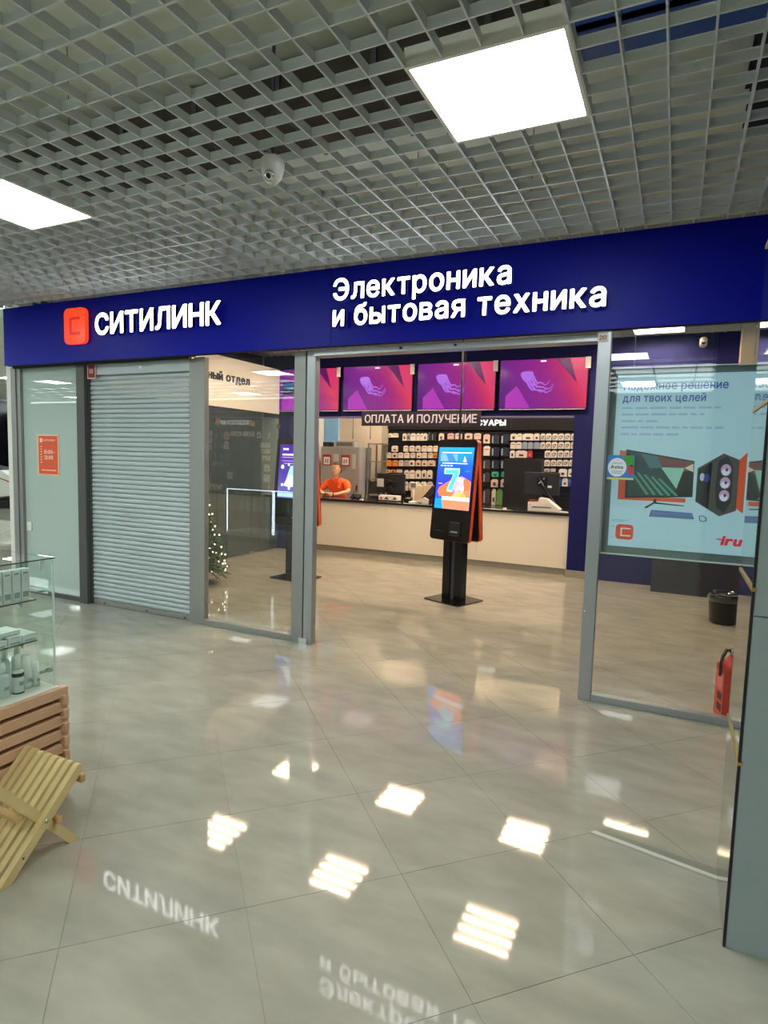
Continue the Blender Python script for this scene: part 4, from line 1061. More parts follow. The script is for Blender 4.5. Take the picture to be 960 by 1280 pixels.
            pic([(0.10, 0.40), (0.12, 0.45), (0.17, 0.48), (0.22, 0.46), (0.24, 0.40)], ye, 2)
            rect(-0.262, 0.262, 0.375, 0.425, pb, 0)
        obj('card_reader', MB().box(0.0, 0.16, -0.026, -0.012, 0.06, 0.22, bev=0.008, M=M), mat('reader plastic', (34, 34, 38), rough=0.35), sl)
        obj('reader_slot', MB().box(0.03, 0.13, -0.028, -0.026, 0.10, 0.115, M=M), M_GREY, sl)
        obj('receipt_slot', MB().box(-0.22, -0.08, -0.014, -0.012, 0.10, 0.105, M=M), M_DGREY, sl)
    obj('top_joint', MB().box(-0.10, 0.10, -0.035, 0.035, 1.70, 1.82), M_MATTE, t)
    obj('ceiling_pole', MB().tube([(0, 0, 1.80), (0, 0, SHOP_CEIL)], 0.011, 8), M_DGREY, t)
    return t
kiosk((-1.21, 4.42, 0), math.radians(-20), 'black and orange kiosk with a blue 7 screen in front of the counter', 1)
kiosk((-3.44, 4.50, 0), math.radians(-6), 'black and orange kiosk with a violet screen behind the left glass pane', 2, 0.62)

# ------------------------------------------------------------------ poster light box behind the right pane
po = thing('poster_light_box', 'large pale blue lit computer poster in a clear frame behind the right pane', 'poster', (0, 2.30, 0))
obj('clear_frame', MB().box(0.573, 1.575, -0.012, -0.006, 1.0, 2.275), glass_mat('acrylic', tint=(0.93, 0.96, 0.96)), po)
obj('frame_back', B(0.578, 1.57, 0.012, 0.016, 1.005, 2.27), mat('frame grey', (128, 140, 140), rough=0.5), po)
M_EDGE = mat('polished edge', (222, 232, 232), rough=0.2)
for b_ in ((0.570, 0.576, -0.014, 0.014, 1.0, 2.275), (1.572, 1.578, -0.014, 0.014, 1.0, 2.275), (0.570, 1.578, -0.014, 0.014, 2.272, 2.279), (0.570, 1.578, -0.014, 0.014, 0.994, 1.004)):
    obj('frame_edge', B(*b_), M_EDGE, po)
M_PST = mat('poster pale blue', (176, 204, 214), rough=0.6, emit=(166, 200, 214), strength=0.18)
sheet = obj('sheet', B(0.622, 1.512, -0.002, 0.012, 1.055, 2.228), M_PST, po)
PY = -0.0035
def pprint(pts, rgb, name='print', lay=0, mname=None, em=0.12):
    mb = MB(); mb.poly([(a, PY - 0.0006 * lay, b) for a, b in pts])
    return obj(name, mb, mat(mname or 'poster ink %d %d %d' % rgb, rgb, rough=0.6, emit=rgb, strength=em), sheet)
M_INK = mat('poster ink blue', (62, 78, 146), rough=0.6, emit=(62, 78, 146), strength=0.2)
text_one('headline_print', 'Надежное решение', 0.625, 0.053, M_INK, sheet, (0.665, PY, 2.128), bold=0.02, gap=0.1)
text_one('headline_print', 'для твоих целей', 0.505, 0.053, M_INK, sheet, (0.662, PY, 2.048), bold=0.02, gap=0.1)
M_INK2 = mat('poster ink pale', (128, 150, 186), rough=0.6, emit=(128, 150, 186), strength=0.2)
random.seed(11)
for z, x1 in ((2.000, 1.262), (1.957, 1.165), (1.912, 0.895), (1.870, 1.285), (1.824, 1.02)):
    mb = MB(); x = 0.664
    while x < x1 - 0.01:
        w = min(random.uniform(0.035, 0.11), x1 - x)
        # rows of tiny strokes: the small print cannot be read in the photograph
        xx = x
        while xx < x + w - 0.006:
            mb.poly([(xx, PY, z), (xx + 0.005, PY, z), (xx + 0.005, PY, z + 0.014), (xx, PY, z + 0.014)]); xx += 0.009
        mb.poly([(x, PY - 0.0003, z + 0.001), (x + w, PY - 0.0003, z + 0.001), (x + w, PY - 0.0003, z + 0.004), (x, PY - 0.0003, z + 0.004)])
        x += w + 0.014
    obj('small_print', mb, M_INK2, sheet)
# printed monitor
pprint([(0.668, 1.381), (0.664, 1.720), (0.72, 1.715), (0.725, 1.41), (1.09, 1.41), (1.09, 1.381)], (222, 92, 54))
pprint([(0.705, 1.727), (1.127, 1.658), (1.130, 1.420), (0.714, 1.393)], (22, 34, 40), lay=1)
pprint([(0.73, 1.715), (0.95, 1.68), (1.03, 1.47), (0.98, 1.42), (0.73, 1.41)], (36, 66, 70), lay=2)
pprint([(0.90, 1.685), (1.12, 1.652), (1.12, 1.60), (1.06, 1.58), (0.95, 1.60)], (120, 70, 76), lay=3)
pprint([(0.93, 1.61), (1.07, 1.61), (1.03, 1.47)], (150, 206, 190), lay=4)
pprint([(1.07, 1.61), (1.122, 1.64), (1.124, 1.585)], (226, 206, 186), lay=4)
pprint([(0.80, 1.70), (0.90, 1.685), (0.94, 1.61), (0.86, 1.60)], (66, 112, 120), lay=4)
for k in range(5):
    a = 0.735 + k * 0.045
    pprint([(a, 1.58 - k * 0.012), (a + 0.012, 1.585 - k * 0.012), (a + 0.13, 1.425), (a + 0.112, 1.422)], (74, 150, 128), lay=5)
pprint([(1.04, 1.47), (1.07, 1.57), (1.125, 1.57), (1.127, 1.43), (1.03, 1.425)], (16, 24, 30), lay=4)
pprint([(0.897, 1.395), (0.912, 1.395), (0.916, 1.365), (0.893, 1.365)], (40, 48, 52), lay=2)
pprint([(0.84, 1.335), (0.90, 1.375), (0.912, 1.372), (0.856, 1.33)], (40, 48, 52), lay=2)
pprint([(0.905, 1.375), (1.083, 1.362), (1.083, 1.356), (0.905, 1.364)], (40, 48, 52), lay=2)
pprint([(0.886, 1.322), (1.135, 1.315), (1.150, 1.275), (0.874, 1.274)], (94, 122, 182), lay=2)
mb = MB()
for r in range(3):
    for k in range(16):
        x = 0.893 + k * 0.0155 - r * 0.003; z = 1.308 - r * 0.012 - k * 0.0004
        mb.poly([(x, PY - 0.002, z), (x + 0.010, PY - 0.002, z), (x + 0.010, PY - 0.002, z - 0.007), (x, PY - 0.002, z - 0.007)])
obj('key_print', mb, mat('poster key', (150, 176, 214), rough=0.6), sheet)
pprint([(1.175, 1.30), (1.20, 1.303), (1.222, 1.29), (1.224, 1.268), (1.20, 1.258), (1.180, 1.268)], (80, 110, 160), lay=2)
pprint([(1.182, 1.295), (1.20, 1.297), (1.215, 1.287), (1.216, 1.272), (1.20, 1.264), (1.186, 1.272)], (190, 214, 220), lay=3)
# printed computer tower
pprint([(1.385, 1.675), (1.425, 1.722), (1.425, 1.33), (1.385, 1.36)], (226, 96, 56), lay=1)
pprint([(1.148, 1.612), (1.293, 1.712), (1.385, 1.672), (1.385, 1.345), (1.292, 1.304), (1.148, 1.392)], (92, 88, 86), lay=2)
pprint([(1.155, 1.605), (1.232, 1.655), (1.225, 1.35), (1.152, 1.396)], (20, 24, 32), lay=3)
pprint([(1.268, 1.665), (1.318, 1.695), (1.352, 1.62), (1.352, 1.40), (1.318, 1.325), (1.272, 1.36), (1.258, 1.5)], (60, 62, 66), lay=3)
def disc(cx, cz, rx, rz_, rgb, lay):
    pprint([(cx + rx * math.cos(a), cz + rz_ * math.sin(a)) for a in [2 * PI * q / 14 for q in range(14)]], rgb, lay=lay)
for k in range(3):
    cz = 1.605 - k * 0.083
    disc(1.312, cz, 0.030, 0.038, (206, 170, 200), 4)
    disc(1.311, cz - 0.012, 0.022, 0.022, (220, 226, 240), 5)
    disc(1.316, cz + 0.002, 0.009, 0.011, (90, 60, 130), 6)
disc(1.178, 1.555, 0.014, 0.026, (190, 196, 224), 4); disc(1.205, 1.55, 0.018, 0.028, (60, 60, 150), 4)
pprint([(0.668 + a, 1.105 + b) for a, b in rrect(0, 0.115, 0, 0.105, 0.025)], (222, 84, 54), name='logo_print')
pprint([(0.765, 1.185), (0.700, 1.187), (0.700, 1.128), (0.765, 1.128), (0.765, 1.136), (0.709, 1.136), (0.709, 1.178), (0.765, 1.177)], (244, 224, 214), name='logo_print', lay=1)
for z, x1 in ((1.238, 0.75), (1.228, 0.72), (1.19, 0.66), (1.115, 0.655)):
    pprint([(0.64, z), (x1, z), (x1, z + 0.003), (0.64, z + 0.003)], (120, 140, 150), name='small_print')
M_IRU = mat('poster red', (206, 46, 62), rough=0.6, emit=(206, 46, 62), strength=0.2)
o = text_one('brand_print', 'iru', 0.118, 0.062, M_IRU, sheet, (1.31, PY, 1.120), bold=0.05, gap=0.03, capref='l')
for v in o.data.vertices:      # the printed word leans to the right
    v.co.x += v.co.z * 0.22
pprint([(1.29, 1.158), (1.335, 1.158), (1.333, 1.150), (1.288, 1.150)], (206, 46, 62), name='brand_print')
for x in (0.72, 1.42):
    obj('hanging_wire', MB().tube([(x, 0, 2.275), (x, 0, 3.0), (x, 0, SHOP_CEIL)], 0.002, 5), M_CHROME, po)
av = thing('square_sticker', 'small square coloured sticker with a round white field on the right pane', 'sticker', (0.607, 2.094, 1.523))
obj('sticker_card', B(0, 0.167, 0, 0.0015, 0, 0.16), mat('sticker blue', (60, 130, 200), rough=0.5), av)
def sp(pts, rgb, lay):
    mb = MB(); mb.poly([(a, -0.0006 * lay, b) for a, b in pts]); obj('sticker_print', mb, mat('sticker ink %d %d %d' % rgb, rgb, rough=0.5), av)
sp([(0.09, 0.155), (0.162, 0.155), (0.162, 0.085), (0.12, 0.10)], (76, 160, 60), 1)
sp([(0.145, 0.10), (0.162, 0.095), (0.162, 0.03), (0.13, 0.04), (0.125, 0.08)], (206, 70, 60), 1)
sp([(0.0, 0.0), (0.167, 0.0), (0.167, 0.012), (0.0, 0.012)], (220, 216, 120), 1)
sp([(0.062 + 0.058 * math.cos(a), 0.080 + 0.062 * math.sin(a)) for a in [2 * PI * q / 20 for q in range(20)]], (226, 238, 242), 2)
text_one('sticker_print', 'Avito', 0.078, 0.022, mat('sticker black', (30, 34, 44), rough=0.5), av, (0.022, -0.0022, 0.072), bold=0.03, capref='A')
for z in (0.105, 0.052, 0.040):
    sp([(0.03, z), (0.095, z), (0.095, z + 0.004), (0.03, z + 0.004)], (150, 160, 172), 3)

# ------------------------------------------------------------------ floor standing things in the shop
bn = thing('waste_bin', 'black round waste bin on the shop floor under the poster', 'bin', (1.56, 4.95, 0))
obj('bin_body', MB().lathe([(0.115, 0), (0.125, 0.01), (0.15, 0.30), (0.155, 0.31), (0.15, 0.315), (0.14, 0.30), (0.12, 0.03), (0.001, 0.025)], 28), M_BPLAST, bn)
obj('bin_liner', MB().lathe([(0.158, 0.24), (0.160, 0.318), (0.150, 0.322), (0.148, 0.30)], 28), glass_mat('bin liner', tint=(0.8, 0.85, 0.85)), bn)
fe = thing('fire_extinguisher', 'red fire extinguisher in a red floor holder behind the glass by the mirrored column', 'extinguisher', (1.425, 2.24, 0), math.radians(12))
hb = MB()
hb.box(-0.062, 0.062, -0.085, -0.079, 0, 0.34).box(0.056, 0.062, -0.079, 0.085, 0, 0.34).box(-0.062, -0.056, -0.079, 0.085, 0, 0.34).box(-0.056, 0.056, 0.079, 0.085, 0, 0.34).box(-0.056, 0.056, -0.079, 0.079, 0.0, 0.012)
obj('holder', hb, M_RED, fe)
obj('cylinder', MB().lathe([(0.048, 0.02), (0.054, 0.03), (0.054, 0.34), (0.048, 0.37), (0.03, 0.39), (0.018, 0.41)], 20), mat('bright red enamel', (214, 60, 44), rough=0.25), fe)
obj('valve', MB().lathe([(0.018, 0.405), (0.02, 0.44), (0.012, 0.46)], 12), M_CHROME, fe)
obj('lever', MB().box(-0.015, 0.075, -0.01, 0.01, 0.455, 0.465).box(0.0, 0.07, -0.008, 0.008, 0.435, 0.443), M_CHROME, fe)
obj('hose', MB().tube([(0.0, 0, 0.44), (-0.04, -0.02, 0.45), (-0.062, -0.03, 0.41), (-0.070, -0.03, 0.36), (-0.071, -0.03, 0.28)], 0.011, 8), M_BPLAST, fe)
for z in (0.05, 0.12):
    obj('label_print', B(-0.0645, -0.0622, -0.06, 0.02, z, z + 0.05), mat('black print', (60, 16, 16), rough=0.6), fe)
obj('label_print', B(-0.0645, -0.0622, -0.07, 0.05, 0.19, 0.30), mat('pale red print', (226, 120, 104), rough=0.6), fe)
cc = thing('wall_camera', 'small white security camera high on the navy wall above the poster', 'camera', (1.23, 6.66, 3.13))
obj('bracket', MB().box(-0.03, 0.03, -0.05, 0.0, 0.02, 0.08, bev=0.006), M_WHITE, cc)
obj('camera_body', MB().lathe([(0.02, -0.08), (0.045, -0.07), (0.045, 0.05), (0.03, 0.07)], 16, (0, 0, 0), Matrix.Translation((0.0, -0.09, 0.05)) @ Matrix.Rotation(math.radians(70), 4, 'X')), M_WHITE, cc)
obj('lens', MB().lathe([(0.022, 0), (0.022, 0.006)], 14, (0, 0, 0), Matrix.Translation((0.0, -0.155, 0.028)) @ Matrix.Rotation(math.radians(70), 4, 'X')), M_BPLAST, cc)
hc = thing('ceiling_camera', 'grey white dome camera hanging in the louvre ceiling over the shutter side', 'camera', (-0.83, 0.32, 2.985))
obj('dome', MB().lathe([(0.004, -0.055), (0.028, -0.048), (0.046, -0.025), (0.056, 0.015), (0.058, 0.05), (0.045, 0.065), (0.02, 0.07)], 24), mat('camera grey', (206, 208, 202), rough=0.35), hc)
obj('lens_ring', MB().lathe([(0.026, 0), (0.024, 0.012), (0.012, 0.016)], 16, (0, 0, 0), Matrix.Translation((0.012, -0.036, -0.030)) @ Matrix.Rotation(math.radians(125), 4, 'X')), M_CHROME, hc)
obj('lens', MB().lathe([(0.014, 0.014), (0.010, 0.020)], 14, (0, 0, 0), Matrix.Translation((0.012, -0.036, -0.030)) @ Matrix.Rotation(math.radians(125), 4, 'X')), M_BPLAST, hc)
obj('stem', MB().tube([(0, 0, 0.06), (0, 0, 0.64)], 0.008, 8), M_DGREY, hc)
obj('cable', MB().tube([(0, 0, 0.07), (-0.04, 0.01, 0.11), (-0.10, 0.03, 0.12), (-0.16, 0.04, 0.22)], 0.003, 6), M_DGREY, hc)
sm = thing('smoke_detector', 'round white smoke detector above the louvres near the two-line sign', 'detector', (0.02, 1.12, 3.40))
obj('detector_body', MB().lathe([(0.02, -0.03), (0.045, -0.02), (0.055, 0.0), (0.05, 0.02)], 24), M_WHITE, sm)
obj('detector_stem', MB().tube([(0, 0, 0.01), (0, 0, 0.22)], 0.006, 6), M_GREY, sm)

# ---- small decorated fir tree behind the left pane
ft = thing('christmas_tree', 'small decorated green fir tree partly behind the frame of the left pane', 'christmas tree', (-4.17, 3.60, 0))
obj('foot', MB().lathe([(0.10, 0), (0.10, 0.01), (0.02, 0.03)], 20), M_DGREY, ft)
obj('trunk', MB().tube([(0, 0, 0.02), (0, 0, 1.08)], [0.014, 0.004], 8), mat('bark', (74, 56, 40), rough=0.9), ft)
random.seed(5)
mb = MB(); tips = []
for lv in range(19):
    z = 0.17 + lv * 0.048
    R_ = 0.30 * (1 - (z - 0.12) / 0.98) + 0.02
    nb = 13 if lv < 9 else 9
    for k in range(nb):
        a = 2 * PI * (k + 0.5 * (lv % 2)) / nb + random.uniform(-0.15, 0.15)
        r = R_ * random.uniform(0.82, 1.08)
        tip = Vector((r * math.cos(a), r * math.sin(a), z - r * 0.22 + random.uniform(-0.01, 0.01)))
        tips.append((tip.copy(), R_))
        st = Vector((0, 0, z + 0.03))
        ns = max(4, int(r / 0.014))
        for q in range(1, ns + 1):
            c = st.lerp(tip, q / ns)
            for s_ in range(7):
                d = Vector((random.uniform(-1, 1), random.uniform(-1, 1), random.uniform(-0.5, 0.8))).normalized() * random.uniform(0.022, 0.036)
                d += (tip - st).normalized() * 0.014
                u = d.cross(Vector((0, 0, 1))).normalized() * 0.0048
                mb.poly([c - u, c + u, c + d])
tag(obj('foliage', mb, mat('fir needles', (62, 98, 46), rough=0.7, noise=(20, 0.4, (1, 1, 1))), ft), kind='stuff')
M_GOLD = mat('gold bauble', (220, 176, 84), rough=0.15, metal=0.9)
M_BULB = emis('warm bulb', (255, 232, 190), 3.5)
for k in range(60):
    tp_, R_ = random.choice([q for q in tips if q[0].x > -0.05])
    p = tp_ * 0.93
    obj('bauble' if k % 5 == 0 else 'light_bulb', MB().ball((0, 0, 0), 0.020 if k % 5 == 0 else 0.008, 8), M_GOLD if k % 5 == 0 else M_BULB, ft, (p.x, p.y, tp_.z - 0.005))

# ------------------------------------------------------------------ cosmetics showcase on the left
sc_ = thing('glass_showcase', 'glass showcase on a slatted wooden base at the left edge', 'showcase', (-1.51, -0.38, 0))
obj('base_core', B(-0.62, 0.0, -1.70, -0.012, 0.0, 0.50), M_WOODD, sc_)
obj('base_top', B(-0.63, 0.022, -1.72, 0.0, 0.50, 0.532), M_WHITE, sc_)
slat_a = MB().box(0.004, 0.045, -1.72, 0.028, 0, 0.046, bev=0.002, seg=1).mesh('slat'); slat_a.materials.append(M_SLAT)
slat_b = MB().box(-0.66, 0.062, -0.006, 0.020, 0, 0.046, bev=0.002, seg=1).mesh('slat'); slat_b.materials.append(M_SLAT)
for k in range(8):
    obj('slat', slat_a, None, sc_, (0.0, 0.0, 0.483 - k * 0.066))
for k in range(7):
    obj('slat', slat_b, None, sc_, (0.0, 0.0, 0.450 - k * 0.066))
g = 0.006
obj('glass_front', B(-g, 0.0, -1.70, -g, 0.532, 1.126), M_GLASSG, sc_)
obj('glass_side', B(-0.61, 0.0, -g, 0.0, 0.532, 1.126), M_GLASSG, sc_)
obj('glass_top', B(-0.615, 0.003, -1.71, 0.003, 1.127, 1.134), M_GLASSG, sc_)
M_GEDGE = mat('glass edge', (206, 226, 218), rough=0.15)
obj('glass_edge', B(-0.0065, 0.0008, -0.0065, 0.0008, 0.532, 1.126), M_GEDGE, sc_)
obj('glass_edge', B(0.003, 0.005, -1.71, 0.005, 1.128, 1.133), mat('dark glass edge', (52, 84, 74), rough=0.2), sc_)
obj('glass_edge', B(-0.615, 0.003, 0.003, 0.005, 1.128, 1.133), MATS['dark glass edge'], sc_)
for z in (0.938, 0.748):
    obj('glass_shelf', B(-0.52, -0.055, -1.68, -0.05, z, z + 0.006), M_GLASSG, sc_)
    obj('shelf_edge', B(-0.055, -0.053, -1.68, -0.05, z, z + 0.006), MATS['dark glass edge'], sc_)
    obj('shelf_bracket', MB().lathe([(0.009, 0), (0.009, 0.02)], 12, (-0.07, -0.115, z - 0.021)), M_CHROME, sc_)
obj('corner_clip', MB().box(-0.04, -0.008, -0.03, -0.008, 0.60, 0.612).box(-0.03, -0.02, -0.06, -0.008, 0.60, 0.612), M_CHROME, sc_)
obj('corner_clip', MB().box(-0.012, -0.007, -0.060, -0.052, 1.085, 1.126).box(-0.012, -0.007, -0.048, -0.040, 1.095, 1.126), M_WHITE, sc_)
M_COSM = mat('cosmetic white', (226, 234, 230), rough=0.35)
M_COSP = mat('cosmetic print', (150, 166, 166), rough=0.6)
M_CREAM = mat('cosmetic pearl', (206, 222, 214), rough=0.3)
def carton(y, z, w, h, d, label, x=-1.605, group='cosmetics in the glass showcase', rz=0.0):
    t = thing('cosmetic_box', label, 'box', (x, y, z), rz, group)
    obj('carton', MB().box(-d / 2, d / 2, -w / 2, w / 2, 0, h, bev=0.0015, seg=1), M_COSM, t)
    obj('label_print', B(d / 2, d / 2 + 0.0006, -w * 0.36, w * 0.36, h * 0.10, h * 0.28), M_COSP, t)
    obj('label_print', B(d / 2, d / 2 + 0.0006, -w * 0.30, w * 0.30, h * 0.84, h * 0.90), M_COSP, t)
def bottle(y, z, r, h, kind, label, x=-1.60):
    t = thing('cosmetic_bottle', label, 'bottle', (x, y, z), 0, 'cosmetics in the glass showcase')
    if kind == 'pump':
        obj('bottle_body', MB().lathe([(r * 0.95, 0), (r, 0.004), (r, h * 0.60), (r * 0.9, h * 0.66), (r * 0.42, h * 0.70)], 18), M_CREAM, t)
        obj('cap', MB().lathe([(r * 0.5, h * 0.70), (r * 0.5, h * 0.9), (r * 0.3, h * 0.92), (r * 0.3, h)], 16), M_COSM, t)
    elif kind == 'band':
        obj('bottle_body', MB().lathe([(r * 0.95, 0), (r, 0.004), (r, h * 0.56), (r * 0.55, h * 0.62)], 18), M_CREAM, t)
        obj('black_band', MB().lathe([(r * 1.02, h * 0.44), (r * 1.02, h * 0.54)], 18), M_BPLAST, t)
        obj('black_foot', MB().lathe([(r * 1.02, 0.0), (r * 1.02, h * 0.04)], 18), M_BPLAST, t)
        obj('cap', MB().lathe([(r * 0.55, h * 0.62), (r * 0.5, h * 0.98), (r * 0.3, h)], 16), M_COSM, t)
    elif kind == 'tube':
        obj('tube_body', MB().lathe([(r * 0.9, 0), (r * 0.9, h * 0.2), (r, h * 0.22), (r * 0.6, h)], 18), M_COSM, t)
        obj('cap', MB().lathe([(r * 0.92, 0), (r * 0.92, h * 0.18)], 18), M_CREAM, t)
    obj('label_print', B(r * 0.99, r * 1.03, -r * 0.4, r * 0.4, h * 0.22, h * 0.32), M_COSP, t)
ZS1 = 0.944; ZS2 = 0.754; ZB = 0.532
places = [(-0.462, 'rightmost'), (-0.503, 'second from the right'), (-0.545, 'third from the right'), (-0.588, 'fourth from the right'), (-0.630, 'fifth from the right'), (-0.674, 'sixth from the right')]
for y, w in places:
    carton(y, ZS1, 0.037, 0.142, 0.037, 'tall white cosmetic carton, %s on the top glass shelf' % w)
for k, (y, w, h, d, zz) in enumerate([(-0.455, 0.07, 0.032, 0.13, 0), (-0.525, 0.06, 0.036, 0.13, 0), (-0.60, 0.08, 0.030, 0.13, 0), (-0.535, 0.09, 0.022, 0.10, 0.037), (-0.61, 0.07, 0.024, 0.10, 0.031)]):
    carton(y, ZS2 + zz, w, h, d, 'flat white carton on the middle shelf, ' + ['right end', 'second from the right', 'third from the right', 'on top of the second', 'on top of the third'][k], x=-1.64)
bottle(-0.425, ZB, 0.017, 0.115, 'tube', 'small white tube at the right end of the showcase floor', x=-1.585)
bottle(-0.462, ZB, 0.027, 0.150, 'tube', 'large white tube next to the right end of the showcase floor', x=-1.60)
bottle(-0.517, ZB, 0.024, 0.175, 'band', 'white bottle with a black band and black foot in the showcase', x=-1.575)
bottle(-0.575, ZB, 0.026, 0.150, 'pump', 'white bottle left of the black banded bottle, front row', x=-1.59)
bottle(-0.632, ZB, 0.026, 0.150, 'pump', 'white bottle at the left edge of the picture, front row', x=-1.59)
for k, y in enumerate((-0.452, -0.512, -0.572, -0.635)):
    bottle(y, ZB, 0.025, 0.195, 'pump', 'tall white pump bottle in the back row, %s from the right' % ['first', 'second', 'third', 'fourth'][k], x=-1.68)

# ------------------------------------------------------------------ LED lit showcases further along the hall (seen as reflections)
M_LED = emis('led strip', (226, 244, 255), 5.0)
for k, x in enumerate((-5.00, -4.15)):
    t = thing('lit_showcase', 'glass showcase with glowing white edges in the hall left of the frame, %s' % ['far one', 'near one'][k], 'showcase', (x, -1.15, 0))
    obj('plinth', B(0.01, 0.83, 0.01, 0.54, 0, 0.46), M_WHITE, t)
    obj('glass_case', MB().box(0.008, 0.832, 0.008, 0.014, 0.46, 1.09).box(0.008, 0.832, 0.536, 0.542, 0.46, 1.09).box(0.008, 0.832, 0.008, 0.542, 1.09, 1.096), M_GLASSG, t)
    for xx in (0.0, 0.825):
        obj('led_strip', B(xx, xx + 0.012, 0.538, 0.550, 0.46, 1.10), M_LED, t)
    obj('led_strip', B(0.012, 0.825, 0.538, 0.550, 1.088, 1.10), M_LED, t)
    obj('shelf', B(0.014, 0.826, 0.1, 0.5, 0.77, 0.776), M_GLASSG, t)
    for q in range(6):
        tag(obj('perfume_bottle', MB().lathe([(0.022, 0), (0.022, 0.12), (0.008, 0.14), (0.008, 0.17)], 12), M_CREAM, None, (x + 0.1 + q * 0.12, -0.82, 0.777)), 'pale bottle in the %s lit showcase, %s from the left' % (['far', 'near'][k], ORD[q]), 'bottle', 'bottles in the lit showcases')

# ------------------------------------------------------------------ folding slatted chair
fc = thing('folding_chair', 'small folding chair of pale pine slats in front of the showcase', 'chair', (0, 0, 0))
def bar_profile(p0, p1, th, r_end=True, cut_foot=True):
    """side outline (y,z) of a stick from floor point p0 to top p1 with a rounded top"""
    a = Vector((p0[0], p0[1])); b = Vector((p1[0], p1[1])); d = (b - a).normalized(); n_ = Vector((-d.y, d.x)) * th / 2
    pts = []
    if cut_foot:
        k0 = -(a.y + n_.y - 0.0) / d.y; k1 = -(a.y - n_.y) / d.y
        pts += [a - n_ + d * k1, ]
        end0 = a + n_ + d * k0
    else:
        pts += [a - n_]; end0 = a + n_
    for q in range(7):
        ang = -PI / 2 + PI * q / 6
        pts.append(b + d * (math.cos(ang) * th / 2) + (n_.normalized() * math.sin(ang) * th / 2))
    pts.append(end0)
    return [(p.x, p.y) for p in pts]
pA = bar_profile((-0.885, 0.0), (-0.565, 0.315), 0.036)
slat_me = MB().prism(pA, 'x', -0.014, 0.014).mesh('slat'); slat_me.materials.append(M_WOOD)
for k in range(8):
    obj('slat', slat_me, None, fc, (-1.134 - k * 0.0445, 0, 0))
pB = bar_profile((-0.575, 0.0), (-0.905, 0.395), 0.036)
brace_me = MB().prism(pB, 'x', -0.011, 0.011).mesh('brace'); brace_me.materials.append(M_WOOD)
for x in (-1.1565, -1.4235):
    obj('brace', brace_me, None, fc, (x, 0, 0))
def xbar(y, z, w, h, x0, x1, m, name):
    obj(name, MB().box(x0, x1, y - w / 2, y + w / 2, z - h / 2, z + h / 2, bev=0.003, seg=1), m, fc)
xbar(-0.545, 0.262, 0.022, 0.036, -1.458, -1.124, M_WOODD, 'cross_bar')
xbar(-0.655, 0.140, 0.022, 0.030, -1.458, -1.124, M_WOODD, 'cross_bar')
xbar(-0.800, 0.212, 0.034, 0.018, -1.455, -1.150, M_WOODD, 'cross_bar')
obj('pivot_bolt', MB().lathe([(0.007, 0), (0.007, 0.343)], 12, (0, 0, 0), Matrix.Translation((-1.461, -0.715, 0.168)) @ Matrix.Rotation(PI / 2, 4, 'Y')), M_CHROME, fc)
obj('knot', MB().lathe([(0.005, 0), (0.004, 0.0006)], 10, (0, 0, 0), Matrix.Translation((-1.1200, -0.812, 0.073)) @ Matrix.Rotation(PI / 2, 4, 'Y')), mat('wood knot', (96, 66, 36), rough=0.7), fc)

# ------------------------------------------------------------------ seated man behind the counter
def skin_mesh(name, verts, edges, radii, levels=2):
    me = bpy.data.meshes.new(name); me.from_pydata(verts, edges, [])
    o = bpy.data.objects.new(name, me); COL.objects.link(o)
    md = o.modifiers.new('skin', 'SKIN')
    for v, r in zip(me.skin_vertices[0].data, radii):
        v.radius = (r, r) if not isinstance(r, tuple) else r
    me.skin_vertices[0].data[0].use_root = True
    md.use_smooth_shade = True
    sb = o.modifiers.new('sub', 'SUBSURF'); sb.levels = levels
    dg = bpy.context.evaluated_depsgraph_get(); dg.update()
    res = bpy.data.meshes.new_from_object(o.evaluated_get(dg))
    bpy.data.objects.remove(o); bpy.data.meshes.remove(me)
    return res
def merge(name, meshes):
    bm = bmesh.new()
    for m in meshes:
        bm.from_mesh(m); bpy.data.meshes.remove(m)
    me = bpy.data.meshes.new(name); bm.to_mesh(me); bm.free()
    for p in me.polygons: p.use_smooth = True
    return me
M_SKIN = mat('skin', (222, 168, 138), rough=0.55)
M_SHIRT = mat('orange polo shirt', (244, 92, 24), rough=0.75)
M_TROUS = mat('dark trousers', (44, 46, 56), rough=0.8)
M_HAIR = mat('brown hair', (74, 52, 38), rough=0.7)
man = thing('person', 'man in an orange polo shirt leaning on the counter with his forearms', 'person', (-4.55, 7.60, 0))
Sx = {}
body_v = [(0, 0.06, 0.62), (0, 0.02, 0.80), (0, -0.06, 0.98), (0, -0.10, 1.13), (0.0, -0.13, 1.21), (0.005, -0.16, 1.28),
          (-0.19, -0.11, 1.125), (-0.33, -0.20, 0.985), (-0.14, -0.38, 0.935), (-0.045, -0.41, 0.930),
          (0.20, -0.11, 1.125), (0.30, -0.22, 0.985), (0.13, -0.37, 0.940), (0.03, -0.42, 0.945),
          (-0.10, 0.05, 0.60), (-0.24, -0.16, 0.60), (-0.24, -0.10, 0.12), (-0.24, -0.20, 0.04),
          (0.10, 0.05, 0.60), (0.24, -0.16, 0.60), (0.24, -0.10, 0.12), (0.24, -0.20, 0.04)]
body_e = [(0, 1), (1, 2), (2, 3), (3, 4), (4, 5), (3, 6), (6, 7), (7, 8), (8, 9), (3, 10), (10, 11), (11, 12), (12, 13), (0, 14), (14, 15), (15, 16), (16, 17), (0, 18), (18, 19), (19, 20), (20, 21)]
body_r = [(0.15, 0.11), (0.135, 0.10), (0.15, 0.105), (0.12, 0.085), 0.055, 0.052, 0.062, 0.044, 0.030, 0.028, 0.062, 0.044, 0.030, 0.028, 0.085, 0.06, 0.04, 0.035, 0.085, 0.06, 0.04, 0.035]
parts = [skin_mesh('body', body_v, body_e, body_r)]
